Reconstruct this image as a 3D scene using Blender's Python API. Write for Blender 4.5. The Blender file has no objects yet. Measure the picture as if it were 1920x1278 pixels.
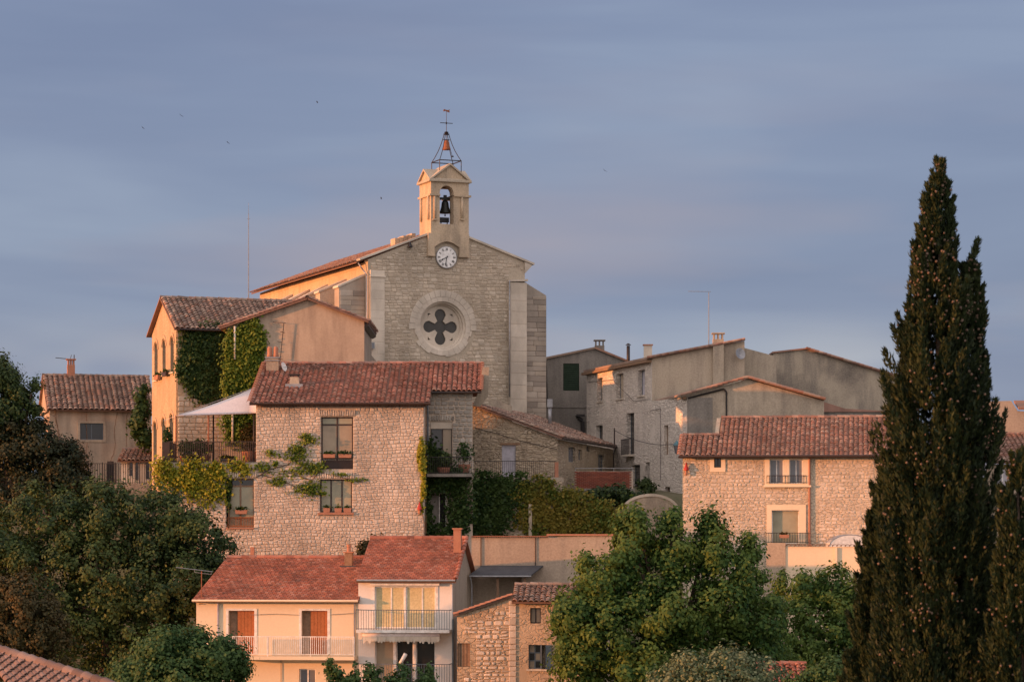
import bpy, math, random
import numpy as np
from mathutils import Vector, Matrix
from mathutils.geometry import tessellate_polygon
S = bpy.context.scene
COL = S.collection
rad = math.radians
# ------------------------------------------------------------------ camera, sky, sun, exposure
F, CX, HY = 4950.0, 960.0, 1000.0          # focal length in photo pixels, image centre, horizon row
cd = bpy.data.cameras.new('camera'); cam = bpy.data.objects.new('camera', cd); COL.objects.link(cam)
cam.location = (0, 0, 0); cam.rotation_euler = (rad(90), 0, 0)
cd.sensor_width = 36; cd.lens = 36*F/1920; cd.shift_y = (HY-639)/1920
cd.clip_start = 1; cd.clip_end = 9000
cd.dof.use_dof = True; cd.dof.focus_distance = 150; cd.dof.aperture_fstop = 5.6
S.camera = cam
SUN_AZ, SUN_EL = 74.0, 4.6                 # degrees left of "towards the camera", elevation
sdir = Vector((-math.sin(rad(SUN_AZ))*math.cos(rad(SUN_EL)), -math.cos(rad(SUN_AZ))*math.cos(rad(SUN_EL)), math.sin(rad(SUN_EL))))
sd = bpy.data.lights.new('sun', 'SUN'); so = bpy.data.objects.new('sun', sd); COL.objects.link(so)
sd.energy = 4.2; sd.angle = rad(0.6); sd.color = (1.0, 0.365, 0.12)
so.rotation_euler = sdir.to_track_quat('Z', 'Y').to_euler(); so.location = (-60, 20, 40)
W = bpy.data.worlds.new('World'); S.world = W; W.use_nodes = True
wn = W.node_tree; wn.nodes.clear(); wl = wn.links
def N(t, typ, **k):
    n = t.nodes.new(typ)
    for a, b in k.items():
        if a == 'i':
            for q, w in b.items(): n.inputs[q].default_value = w
        else: setattr(n, a, b)
    return n
sky = N(wn, 'ShaderNodeTexSky', sky_type='NISHITA', sun_disc=False, sun_elevation=rad(SUN_EL), sun_rotation=math.atan2(sdir.x, sdir.y), altitude=200, air_density=1.0, dust_density=2.0, ozone_density=2.0)
tc = N(wn, 'ShaderNodeTexCoord')
mp = N(wn, 'ShaderNodeMapping'); mp.inputs['Scale'].default_value = (1.4, 1.4, 10.5); mp.inputs['Rotation'].default_value = (0, rad(1.5), 0)
wl.new(tc.outputs['Generated'], mp.inputs['Vector'])
nz = N(wn, 'ShaderNodeTexNoise', i={'Scale': 2.3, 'Detail': 4.0, 'Roughness': .5, 'Distortion': .35})
wl.new(mp.outputs[0], nz.inputs['Vector'])
rp = N(wn, 'ShaderNodeValToRGB'); e = rp.color_ramp.elements
e[0].position = .32; e[0].color = (.144, .174, .280, 1)
e[1].position = .70; e[1].color = (.212, .250, .352, 1)
x = e.new(.52); x.color = (.170, .203, .310, 1)
wl.new(nz.outputs[0], rp.inputs[0])
mp2 = N(wn, 'ShaderNodeMapping'); mp2.inputs['Scale'].default_value = (2.2, 2.2, 11.0); mp2.inputs['Location'].default_value = (3.1, 1.7, 0.4)
wl.new(tc.outputs['Generated'], mp2.inputs['Vector'])
nz2 = N(wn, 'ShaderNodeTexNoise', i={'Scale': 1.6, 'Detail': 4.0, 'Roughness': .5}); wl.new(mp2.outputs[0], nz2.inputs['Vector'])
pk = N(wn, 'ShaderNodeMapRange', i={'From Min': .50, 'From Max': .72}); wl.new(nz2.outputs[0], pk.inputs[0])
sp = N(wn, 'ShaderNodeSeparateXYZ'); wl.new(tc.outputs['Generated'], sp.inputs[0])
lowm = N(wn, 'ShaderNodeMapRange', i={'From Min': .22, 'From Max': .06}); wl.new(sp.outputs[2], lowm.inputs[0])   # pink tints the clouds low over the horizon
pm_ = N(wn, 'ShaderNodeMath', operation='MULTIPLY'); wl.new(pk.outputs[0], pm_.inputs[0]); wl.new(lowm.outputs[0], pm_.inputs[1])
cm = N(wn, 'ShaderNodeMix', data_type='RGBA'); cm.inputs[7].default_value = (.285, .245, .292, 1)
wl.new(pm_.outputs[0], cm.inputs[0]); wl.new(rp.outputs[0], cm.inputs[6])
SKY_K, CLOUD = 0.13, 0.80
skm = N(wn, 'ShaderNodeVectorMath', operation='SCALE'); skm.inputs['Scale'].default_value = SKY_K
wl.new(sky.outputs[0], skm.inputs[0])
mx = N(wn, 'ShaderNodeMix', data_type='RGBA'); mx.inputs[0].default_value = CLOUD
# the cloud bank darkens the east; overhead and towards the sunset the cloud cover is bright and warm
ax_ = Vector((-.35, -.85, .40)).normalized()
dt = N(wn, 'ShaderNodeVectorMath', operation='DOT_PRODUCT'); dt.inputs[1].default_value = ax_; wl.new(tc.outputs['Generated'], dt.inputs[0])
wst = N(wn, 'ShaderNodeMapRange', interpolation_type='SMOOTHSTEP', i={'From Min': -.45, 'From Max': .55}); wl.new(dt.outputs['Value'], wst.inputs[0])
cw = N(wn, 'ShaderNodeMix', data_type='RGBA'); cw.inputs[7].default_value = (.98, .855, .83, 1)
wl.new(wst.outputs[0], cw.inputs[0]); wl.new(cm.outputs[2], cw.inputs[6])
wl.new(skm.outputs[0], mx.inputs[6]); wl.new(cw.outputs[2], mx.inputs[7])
# a paler gap between the clouds low over the horizon
gp = N(wn, 'ShaderNodeMapRange', interpolation_type='SMOOTHSTEP', i={'From Min': .088, 'From Max': .058}); wl.new(sp.outputs[2], gp.inputs[0])
mp3 = N(wn, 'ShaderNodeMapping'); mp3.inputs['Scale'].default_value = (4, 4, 9); mp3.inputs['Location'].default_value = (.35, 0, 0); wl.new(tc.outputs['Generated'], mp3.inputs['Vector'])
nz3 = N(wn, 'ShaderNodeTexNoise', i={'Scale': 1.5, 'Detail': 3.0}); wl.new(mp3.outputs[0], nz3.inputs['Vector'])
g2 = N(wn, 'ShaderNodeMapRange', i={'From Min': .42, 'From Max': .62}); wl.new(nz3.outputs[0], g2.inputs[0])
g3 = N(wn, 'ShaderNodeMath', operation='MULTIPLY'); wl.new(gp.outputs[0], g3.inputs[0]); wl.new(g2.outputs[0], g3.inputs[1])
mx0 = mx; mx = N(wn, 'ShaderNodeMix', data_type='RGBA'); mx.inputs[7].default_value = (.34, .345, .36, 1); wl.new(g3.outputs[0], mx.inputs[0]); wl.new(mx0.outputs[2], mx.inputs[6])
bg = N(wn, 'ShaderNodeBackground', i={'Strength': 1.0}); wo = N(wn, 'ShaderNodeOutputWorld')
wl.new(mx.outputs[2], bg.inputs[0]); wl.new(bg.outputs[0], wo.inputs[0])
S.view_settings.view_transform = 'Standard'; S.view_settings.look = 'None'; S.view_settings.exposure = 0.6; S.view_settings.gamma = 1
S.cycles.max_bounces = 6; S.cycles.transparent_max_bounces = 8
# ------------------------------------------------------------------ materials
def newmat(name):
    m = bpy.data.materials.new(name); m.use_nodes = True; t = m.node_tree; t.nodes.clear()
    o = N(t, 'ShaderNodeOutputMaterial'); p = N(t, 'ShaderNodeBsdfPrincipled'); t.links.new(p.outputs[0], o.inputs[0])
    return m, t, p, o
def rnd_node(t):
    g = N(t, 'ShaderNodeNewGeometry'); oi = N(t, 'ShaderNodeObjectInfo')
    a = N(t, 'ShaderNodeMath', operation='MULTIPLY_ADD'); a.inputs[1].default_value = 7.31
    t.links.new(oi.outputs['Random'], a.inputs[0]); t.links.new(g.outputs['Random Per Island'], a.inputs[2])
    f = N(t, 'ShaderNodeMath', operation='FRACT'); t.links.new(a.outputs[0], f.inputs[0]); return f.outputs[0]
def pos(t, scale=(1, 1, 1)):
    g = N(t, 'ShaderNodeNewGeometry'); m = N(t, 'ShaderNodeMapping'); m.inputs['Scale'].default_value = scale
    t.links.new(g.outputs['Position'], m.inputs[0]); return m.outputs[0]
def mixc(t, fac, a, b, blend='MIX'):
    m = N(t, 'ShaderNodeMix', data_type='RGBA', blend_type=blend)
    for s, v in ((0, fac), (6, a), (7, b)):
        if hasattr(v, 'links') or isinstance(v, bpy.types.NodeSocket): t.links.new(v, m.inputs[s])
        elif s == 0: m.inputs[0].default_value = v
        else: m.inputs[s].default_value = (*v, 1)
    return m.outputs[2]
def noise(t, vec, scale, detail=4, rough=.55, lo=.35, hi=.65):
    n = N(t, 'ShaderNodeTexNoise', i={'Scale': scale, 'Detail': detail, 'Roughness': rough}); t.links.new(vec, n.inputs['Vector'])
    r = N(t, 'ShaderNodeMapRange', i={'From Min': lo, 'From Max': hi}); t.links.new(n.outputs[0], r.inputs[0]); return r.outputs[0]
def pm(name, c1, c2, c3=None, scale=1.2, stain=None, streak=0, grain=.22, rough=.85, bump=.3, bscale=14, rnd=None, rndk=0.0, spec=.25):
    """two-tone noise + optional blotches c3, vertical streaks, per-piece tint"""
    m, t, p, o = newmat(name); v = pos(t)
    c = mixc(t, noise(t, v, scale, 5), c1, c2)
    if c3: c = mixc(t, noise(t, v, scale*.45, 6, .62, .5, .66), c, c3)
    if stain:
        c = mixc(t, noise(t, pos(t, (1.5, 1.5, .26)), 1.3, 4, .5, .50-streak*.1, .72), c, stain)
    c = mixc(t, grain, c, mixc(t, noise(t, v, bscale*.8, 3), tuple(q*.6 for q in c1), tuple(min(1, q*1.45) for q in c2)))
    if rnd or rndk:
        r = rnd_node(t)
        if rnd:
            ramp = N(t, 'ShaderNodeValToRGB'); ramp.color_ramp.interpolation = 'CONSTANT'; el = ramp.color_ramp.elements
            el[0].color = (*rnd[0], 1); el[1].position = 1.0/len(rnd); el[1].color = (*rnd[1], 1)
            for k in range(2, len(rnd)):
                q = el.new(k/len(rnd)); q.color = (*rnd[k], 1)
            t.links.new(r, ramp.inputs[0]); c = mixc(t, .62, c, ramp.outputs[0])
        if rndk:
            mr = N(t, 'ShaderNodeMapRange', i={'To Min': 1-rndk, 'To Max': 1+rndk})
            w = N(t, 'ShaderNodeMath', operation='MULTIPLY'); w.inputs[1].default_value = 17.7; t.links.new(r, w.inputs[0])
            fr = N(t, 'ShaderNodeMath', operation='FRACT'); t.links.new(w.outputs[0], fr.inputs[0]); t.links.new(fr.outputs[0], mr.inputs[0])
            vm = N(t, 'ShaderNodeVectorMath', operation='SCALE'); t.links.new(c, vm.inputs[0]); t.links.new(mr.outputs[0], vm.inputs['Scale']); c = vm.outputs[0]
    if rnd:      # patches of wear and lichen that run across the pieces
        wv_ = N(t, 'ShaderNodeMapRange', i={'To Min': .74, 'To Max': 1.10}); t.links.new(noise(t, pos(t, (1, 1, .55)), .55, 6, .62, .36, .62), wv_.inputs[0])
        vm = N(t, 'ShaderNodeVectorMath', operation='SCALE'); t.links.new(c, vm.inputs[0]); t.links.new(wv_.outputs[0], vm.inputs['Scale']); c = vm.outputs[0]
    t.links.new(c, p.inputs['Base Color']); p.inputs['Roughness'].default_value = rough; p.inputs['Specular IOR Level'].default_value = spec
    if bump:
        b = N(t, 'ShaderNodeBump', i={'Strength': bump, 'Distance': .03})
        n = N(t, 'ShaderNodeTexNoise', i={'Scale': bscale, 'Detail': 5.0, 'Roughness': .6}); t.links.new(v, n.inputs['Vector'])
        t.links.new(n.outputs[0], b.inputs['Height']); t.links.new(b.outputs[0], p.inputs['Normal'])
    return m
def flat(name, c, rough=.6, metal=0, spec=.4):
    m, t, p, o = newmat(name); v = pos(t)
    cc = mixc(t, noise(t, v, 5, 4), tuple(q*.8 for q in c), tuple(min(1, q*1.12) for q in c))
    t.links.new(cc, p.inputs['Base Color']); p.inputs['Roughness'].default_value = rough; p.inputs['Metallic'].default_value = metal
    p.inputs['Specular IOR Level'].default_value = spec; return m
def leafmat(name, dark, mid, lite, trans=.3, patch=1.0):
    m, t, p, o = newmat(name); r = rnd_node(t)
    ramp = N(t, 'ShaderNodeValToRGB'); el = ramp.color_ramp.elements
    el[0].color = (*dark, 1); el[1].color = (*lite, 1); q = el.new(.55); q.color = (*mid, 1)
    t.links.new(r, ramp.inputs[0])
    c = mixc(t, noise(t, pos(t), patch, 3, .5, .42, .62), ramp.outputs[0], mixc(t, .55, ramp.outputs[0], lite))
    t.links.new(c, p.inputs['Base Color']); p.inputs['Roughness'].default_value = .6; p.inputs['Specular IOR Level'].default_value = .25
    tr = N(t, 'ShaderNodeBsdfTranslucent'); t.links.new(c, tr.inputs[0]); mxs = N(t, 'ShaderNodeMixShader'); mxs.inputs[0].default_value = trans
    t.links.new(p.outputs[0], mxs.inputs[1]); t.links.new(tr.outputs[0], mxs.inputs[2]); t.links.new(mxs.outputs[0], o.inputs[0]); return m
def stonemat(name, tones, k=.18, bump=.5):
    return pm(name, tones[0], tones[1], None, scale=.8, rnd=tones, rndk=k, bump=bump, bscale=22, rough=.9)
def rubble(name, mortar, stone, dark, sc=3.4, zs=1.5, bump=.7, cover=.5, lo=.02, hi=.1):
    """distant rubble masonry partly smeared with mortar"""
    m, t, p, o = newmat(name); v = pos(t, (1, 1, zs))
    nzv = N(t, 'ShaderNodeTexNoise', i={'Scale': 2.5, 'Detail': 2.0}); t.links.new(v, nzv.inputs['Vector'])
    ad = N(t, 'ShaderNodeVectorMath', operation='SCALE'); ad.inputs['Scale'].default_value = .35; t.links.new(nzv.outputs['Color'], ad.inputs[0])
    av = N(t, 'ShaderNodeVectorMath', operation='ADD'); t.links.new(v, av.inputs[0]); t.links.new(ad.outputs[0], av.inputs[1])
    e1 = N(t, 'ShaderNodeTexVoronoi', feature='DISTANCE_TO_EDGE', i={'Scale': sc}); t.links.new(av.outputs[0], e1.inputs['Vector'])
    e2 = N(t, 'ShaderNodeTexVoronoi', feature='F1', i={'Scale': sc}); t.links.new(av.outputs[0], e2.inputs['Vector'])
    edge = N(t, 'ShaderNodeMapRange', i={'From Min': lo, 'From Max': hi}); t.links.new(e1.outputs['Distance'], edge.inputs[0])
    sx = N(t, 'ShaderNodeSeparateColor'); t.links.new(e2.outputs['Color'], sx.inputs[0])
    st = mixc(t, sx.outputs[0], stone, dark)
    st = mixc(t, .4, st, mixc(t, noise(t, pos(t), 9, 4), tuple(q*.6 for q in stone), tuple(min(1, q*1.4) for q in stone)))
    sm = noise(t, pos(t), .55, 5, .6, cover-.12, cover+.12)
    msk = N(t, 'ShaderNodeMath', operation='MULTIPLY'); t.links.new(edge.outputs[0], msk.inputs[0]); t.links.new(sm, msk.inputs[1])
    c = mixc(t, msk.outputs[0], mixc(t, noise(t, pos(t, (1, 1, .4)), 1.4, 5), mortar, tuple(q*.72 for q in mortar)), st)
    t.links.new(c, p.inputs['Base Color']); p.inputs['Roughness'].default_value = .92; p.inputs['Specular IOR Level'].default_value = .2
    b = N(t, 'ShaderNodeBump', i={'Strength': bump, 'Distance': .06}); t.links.new(msk.outputs[0], b.inputs['Height'])
    b2 = N(t, 'ShaderNodeBump', i={'Strength': .35, 'Distance': .03}); n = N(t, 'ShaderNodeTexNoise', i={'Scale': 16.0, 'Detail': 4.0}); t.links.new(pos(t), n.inputs['Vector'])
    t.links.new(n.outputs[0], b2.inputs['Height']); t.links.new(b.outputs[0], b2.inputs['Normal']); t.links.new(b2.outputs[0], p.inputs['Normal']); return m
def glassy(name, c, rough=.12, spec=.6):
    m, t, p, o = newmat(name); v = pos(t)
    cc = mixc(t, noise(t, v, 1.3, 3), tuple(q*.75 for q in c), c)
    t.links.new(cc, p.inputs['Base Color']); p.inputs['Roughness'].default_value = rough; p.inputs['Specular IOR Level'].default_value = spec; return m
M = {}
M['ch_stone'] = stonemat('church rubble', [(.48, .40, .305), (.525, .445, .35), (.445, .365, .275), (.57, .495, .40), (.495, .415, .32)], .11, .35)
M['ch_mortar'] = pm('church mortar', (.41, .345, .26), (.46, .39, .305), (.36, .305, .235), scale=.8, bump=.6)
M['ashlar'] = stonemat('pale ashlar', [(.57, .50, .41), (.60, .53, .44), (.55, .48, .39), (.58, .51, .42)], .04, .3)
M['old_ashlar'] = stonemat('weathered ashlar', [(.37, .32, .265), (.31, .265, .22), (.42, .37, .31), (.26, .225, .19), (.36, .305, .24)], .14)
M['gold'] = pm('golden limestone render', (.50, .365, .23), (.55, .41, .265), (.44, .32, .205), scale=.6, stain=(.40, .29, .19))
M['belfry'] = pm('belfry limestone', (.47, .365, .25), (.53, .42, .30), (.38, .305, .22), scale=1.1, stain=(.27, .22, .165), streak=.8)
M['bastide'] = stonemat('pinkish rubble', [(.58, .485, .40), (.53, .435, .35), (.64, .55, .465), (.49, .40, .32), (.56, .465, .38), (.61, .52, .435)], .12)
M['annexst'] = stonemat('patched tan stone', [(.45, .365, .26), (.37, .30, .215), (.51, .42, .31), (.30, .245, .185), (.42, .35, .27)], .14)
M['bas_mortar'] = pm('grey lime mortar', (.44, .355, .28), (.50, .41, .325), scale=2, bump=.5)
M['grey_stone'] = stonemat('grey rubble', [(.36, .33, .29), (.29, .265, .23), (.42, .385, .335), (.33, .295, .25)], .16)
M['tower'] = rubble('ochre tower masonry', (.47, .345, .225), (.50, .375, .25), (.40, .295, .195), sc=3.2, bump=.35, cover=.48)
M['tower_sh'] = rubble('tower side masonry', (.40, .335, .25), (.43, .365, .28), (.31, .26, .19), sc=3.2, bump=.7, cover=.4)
M['plaster_gable'] = pm('stained tan plaster', (.40, .315, .235), (.45, .36, .275), (.35, .275, .21), scale=.5, stain=(.23, .175, .135), streak=1.0, grain=.1)
M['annex'] = rubble('tan patched rubble', (.43, .345, .245), (.47, .39, .29), (.25, .20, .15), sc=2.9, zs=1.9, bump=1.0, cover=.40, lo=.02, hi=.16)
M['street'] = rubble('pale street masonry', (.68, .61, .535), (.70, .635, .56), (.53, .465, .40), sc=2.8, zs=2.0, bump=.9, cover=.40, lo=.02, hi=.14)
M['grey_render'] = pm('dark grey render', (.215, .195, .17), (.265, .24, .21), (.165, .15, .135), scale=.7, stain=(.14, .125, .11), streak=.5)
M['tan_render'] = pm('tan render', (.39, .325, .245), (.44, .37, .285), (.33, .275, .21), scale=.5, stain=(.22, .185, .15), streak=.8)
M['sooty'] = pm('sooty render', (.36, .305, .235), (.41, .35, .27), (.12, .105, .095), scale=.55, stain=(.16, .14, .125), streak=.5)
M['rightstone'] = rubble('cream patched rubble', (.58, .495, .385), (.52, .425, .315), (.45, .36, .265), sc=3.6, zs=1.5, bump=.75, cover=.42)
M['villa_l'] = pm('peach render', (.70, .56, .40), (.74, .60, .43), (.66, .52, .37), scale=.35, bump=.08, grain=.06)
M['villa_r'] = pm('white render', (.70, .65, .60), (.74, .69, .64), (.67, .62, .565), scale=.4, bump=.06, grain=.06)
M['white'] = flat('white paint', (.74, .71, .67), .5)
M['cottage'] = rubble('crumbling cottage masonry', (.50, .38, .265), (.46, .355, .25), (.28, .20, .14), sc=2.9, zs=1.7, bump=.9, cover=.47)
M['brown_wall'] = pm('brown grey render', (.37, .295, .225), (.41, .33, .25), (.33, .26, .2), scale=.4, stain=(.29, .235, .185), streak=.4)
T_old = [(.33, .185, .135), (.26, .15, .115), (.38, .235, .175), (.21, .135, .11), (.36, .27, .21), (.30, .14, .095)]
T_red = [(.37, .175, .13), (.30, .135, .10), (.41, .215, .165), (.25, .125, .095), (.35, .22, .175), (.40, .29, .23), (.20, .12, .095), (.36, .165, .115)]
T_wea = [(.30, .20, .155), (.35, .26, .20), (.19, .125, .10), (.24, .16, .125), (.33, .155, .10), (.15, .105, .09)]
T_fla = [(.36, .135, .085), (.31, .11, .072), (.40, .165, .105), (.25, .095, .065), (.34, .15, .105), (.37, .20, .15), (.20, .09, .065)]
T_pin = [(.20, .135, .115), (.175, .115, .095), (.23, .16, .135), (.15, .10, .085), (.22, .165, .145)]
for k, T in (('t_pin', T_pin), ('t_old', T_old), ('t_red', T_red), ('t_wea', T_wea), ('t_fla', T_fla)):
    M[k] = pm('terracotta '+k, T[0], T[1], T[3], scale=1.6, rnd=T, rndk=.18, bump=.3, bscale=25, rough=.85)
M['terra'] = pm('terracotta', (.40, .19, .12), (.34, .155, .10), scale=3, bump=.1)
M['deck'] = pm('channel tile shade', (.16, .09, .065), (.20, .115, .085), scale=2)
M['wood_dk'] = flat('dark brown frame', (.045, .026, .020), .5)
M['wood_or'] = pm('varnished orange wood', (.30, .105, .035), (.36, .13, .05), scale=4, bump=.1, rough=.5)
M['wood'] = pm('old timber', (.20, .12, .075), (.26, .165, .105), scale=3, bump=.2)
M['iron'] = flat('dark iron', (.035, .03, .03), .55, .3)
M['zinc'] = flat('zinc', (.30, .30, .31), .45, .5)
M['slate'] = pm('dark slate sheet', (.05, .052, .058), (.075, .078, .085), scale=2, bump=.2)
M['bronze'] = flat('dark bell bronze', (.028, .030, .028), .45, .7)
M['rust'] = pm('rusty bell bronze', (.30, .115, .06), (.22, .085, .05), scale=5, bump=.1)
M['dial'] = flat('white enamel', (.76, .75, .73), .3)
M['black'] = flat('black paint', (.012, .012, .016), .5)
M['canvas'] = pm('pale pink canvas', (.60, .535, .525), (.65, .58, .565), scale=.6, bump=.05)
M['glass_dk'] = glassy('dark glass', (.025, .024, .024))
M['glass_tan'] = glassy('pane with tan blind', (.36, .28, .19), .25, .5)
M['glass_grn'] = glassy('pane with pale green blind', (.36, .33, .225), .25, .5)
M['glass_yel'] = pm('yellow curtain', (.52, .44, .24), (.60, .51, .30), scale=2.5, bump=.1, rough=.6)
M['glass_blu'] = glassy('pane tinted like reflected sky', (.16, .17, .19), .15)  # reflected sky put into the base colour as blue grey
M['inside'] = flat('dark interior', (.012, .011, .011), .9)
M['rose_glass'] = glassy('leaded glass', (.065, .062, .056), .35, .3)
M['green'] = pm('dark green shutter', (.018, .034, .020), (.026, .045, .028), scale=3, bump=.2)
M['lav'] = flat('lavender grey paint', (.42, .41, .46), .5)
M['bluegrey'] = flat('blue grey paint', (.11, .13, .15), .5)
M['brick'] = stonemat('red brick', [(.26, .075, .045), (.22, .06, .04), (.30, .095, .06), (.18, .06, .045)], .15)
M['redpaint'] = flat('red enamel', (.42, .03, .02), .4)
M['teal'] = flat('teal lantern paint', (.06, .16, .19), .4)
M['bark'] = pm('bark', (.09, .065, .05), (.13, .095, .07), scale=4, bump=.6)
M['soil'] = pm('dry slope', (.10, .095, .055), (.14, .125, .075), (.07, .085, .035), scale=.3, bump=.4)
M['pave'] = pm('stone paving', (.30, .26, .21), (.35, .30, .24), scale=1.2, bump=.3)
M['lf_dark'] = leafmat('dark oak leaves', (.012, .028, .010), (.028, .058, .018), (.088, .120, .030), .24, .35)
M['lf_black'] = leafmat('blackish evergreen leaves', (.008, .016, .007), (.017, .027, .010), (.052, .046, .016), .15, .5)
M['lf_mid'] = leafmat('plane leaves', (.024, .064, .016), (.052, .118, .026), (.130, .185, .036), .36, .45)
M['lf_lite'] = leafmat('fresh leaves', (.022, .060, .018), (.044, .100, .028), (.085, .142, .04), .3, .5)
M['lf_pale'] = leafmat('pale flowering leaves', (.035, .07, .03), (.075, .12, .05), (.24, .26, .14), .25, 1.5)
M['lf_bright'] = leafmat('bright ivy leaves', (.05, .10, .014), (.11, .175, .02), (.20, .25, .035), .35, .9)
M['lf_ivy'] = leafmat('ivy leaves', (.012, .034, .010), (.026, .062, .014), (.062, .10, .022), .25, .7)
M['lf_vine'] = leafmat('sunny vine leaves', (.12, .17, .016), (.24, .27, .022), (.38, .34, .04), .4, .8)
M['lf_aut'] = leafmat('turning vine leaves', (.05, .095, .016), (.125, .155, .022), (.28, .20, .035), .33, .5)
M['lf_cyp'] = leafmat('cypress sprays', (.008, .016, .007), (.016, .030, .012), (.042, .056, .018), .14, 1.3)
M['lf_rust'] = leafmat('rusty shrub leaves', (.028, .030, .011), (.048, .046, .015), (.085, .062, .02), .25, .8)
M['cone'] = pm('cypress cone', (.12, .078, .056), (.16, .11, .08), scale=20, bump=0, rough=.7)
M['flower'] = flat('red blossom', (.5, .04, .03), .6)
# ------------------------------------------------------------------ geometry helpers
WM = {}
class Fr:
    """vertical plane through photo column pl at distance dl; u runs right, v away from the camera, z up"""
    def __init__(s, pl, dl, pr=None, dr=None, ang=None):
        s.x0 = (pl-CX)*dl/F; s.y0 = dl
        if ang is None:
            x1 = (pr-CX)*dr/F; a = math.atan2(dr-dl, x1-s.x0)
        else: a = rad(ang)
        s.a = a; s.ux, s.uy = math.cos(a), math.sin(a); s.vx, s.vy = -s.uy, s.ux
        s.M = Matrix.Translation((s.x0, s.y0, 0)) @ Matrix.Rotation(a, 4, 'Z')
    def u(s, px, v=0):
        k = (px-CX)/F; return (k*(s.y0+v*s.vy)-s.x0-v*s.vx)/(s.ux-k*s.uy)
    def v(s, px, u=0):
        k = (px-CX)/F; return (k*(s.y0+u*s.uy)-s.x0-u*s.ux)/(s.vx-k*s.vy)
    def D(s, u, v=0): return s.y0+u*s.uy+v*s.vy
    def z(s, py, u, v=0): return (HY-py)*s.D(u, v)/F
    def uz(s, px, py, v=0):
        u = s.u(px, v); return (u, s.z(py, u, v))
    def rect(s, x0, y0, x1, y1, v=0):
        a, b = s.u(x0, v), s.u(x1, v); m = (a+b)/2
        return (a, b, s.z(y1, m, v), s.z(y0, m, v))
    def right(s, u):
        """plane u = const seen from outside on the right; its u runs away from the camera"""
        return s._turn(u, math.pi/2)
    def left(s, u):
        """plane u = const seen from outside on the left; its u runs towards the camera, 0 at the corner"""
        return s._turn(u, -math.pi/2)
    def _turn(s, u, q):
        f = Fr.__new__(Fr); f.x0 = s.x0+u*s.ux; f.y0 = s.y0+u*s.uy; f.a = s.a+q
        f.ux, f.uy = math.cos(f.a), math.sin(f.a); f.vx, f.vy = -f.uy, f.ux
        f.M = Matrix.Translation((f.x0, f.y0, 0)) @ Matrix.Rotation(f.a, 4, 'Z'); return f
    def root(s, name, label, cat, u=0, v=0, zb=0, group=None):
        return thing(name, label, cat, s.M @ Matrix.Translation((u, v, zb)), group)
WORLD = Fr(CX, 0.0, ang=0)
def P(px, py, D): return Vector(((px-CX)*D/F, D, (HY-py)*D/F))
def tag(o, label, cat, group=None):
    o['label'] = label; o['category'] = cat
    if group: o['group'] = group
    return o
def thing(name, label, cat, mat=None, group=None):
    o = bpy.data.objects.new(name, None); COL.objects.link(o); o.empty_display_size = .3
    m = mat if mat is not None else Matrix.Identity(4)
    o.matrix_basis = m; WM[o.name] = m; return tag(o, label, cat, group)
def link(name, me, parent, mw):
    o = bpy.data.objects.new(name, me); COL.objects.link(o)
    if parent is not None:
        o.parent = parent; o.matrix_basis = WM[parent.name].inverted() @ mw
    else: o.matrix_basis = mw
    WM[o.name] = mw; return o
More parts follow.
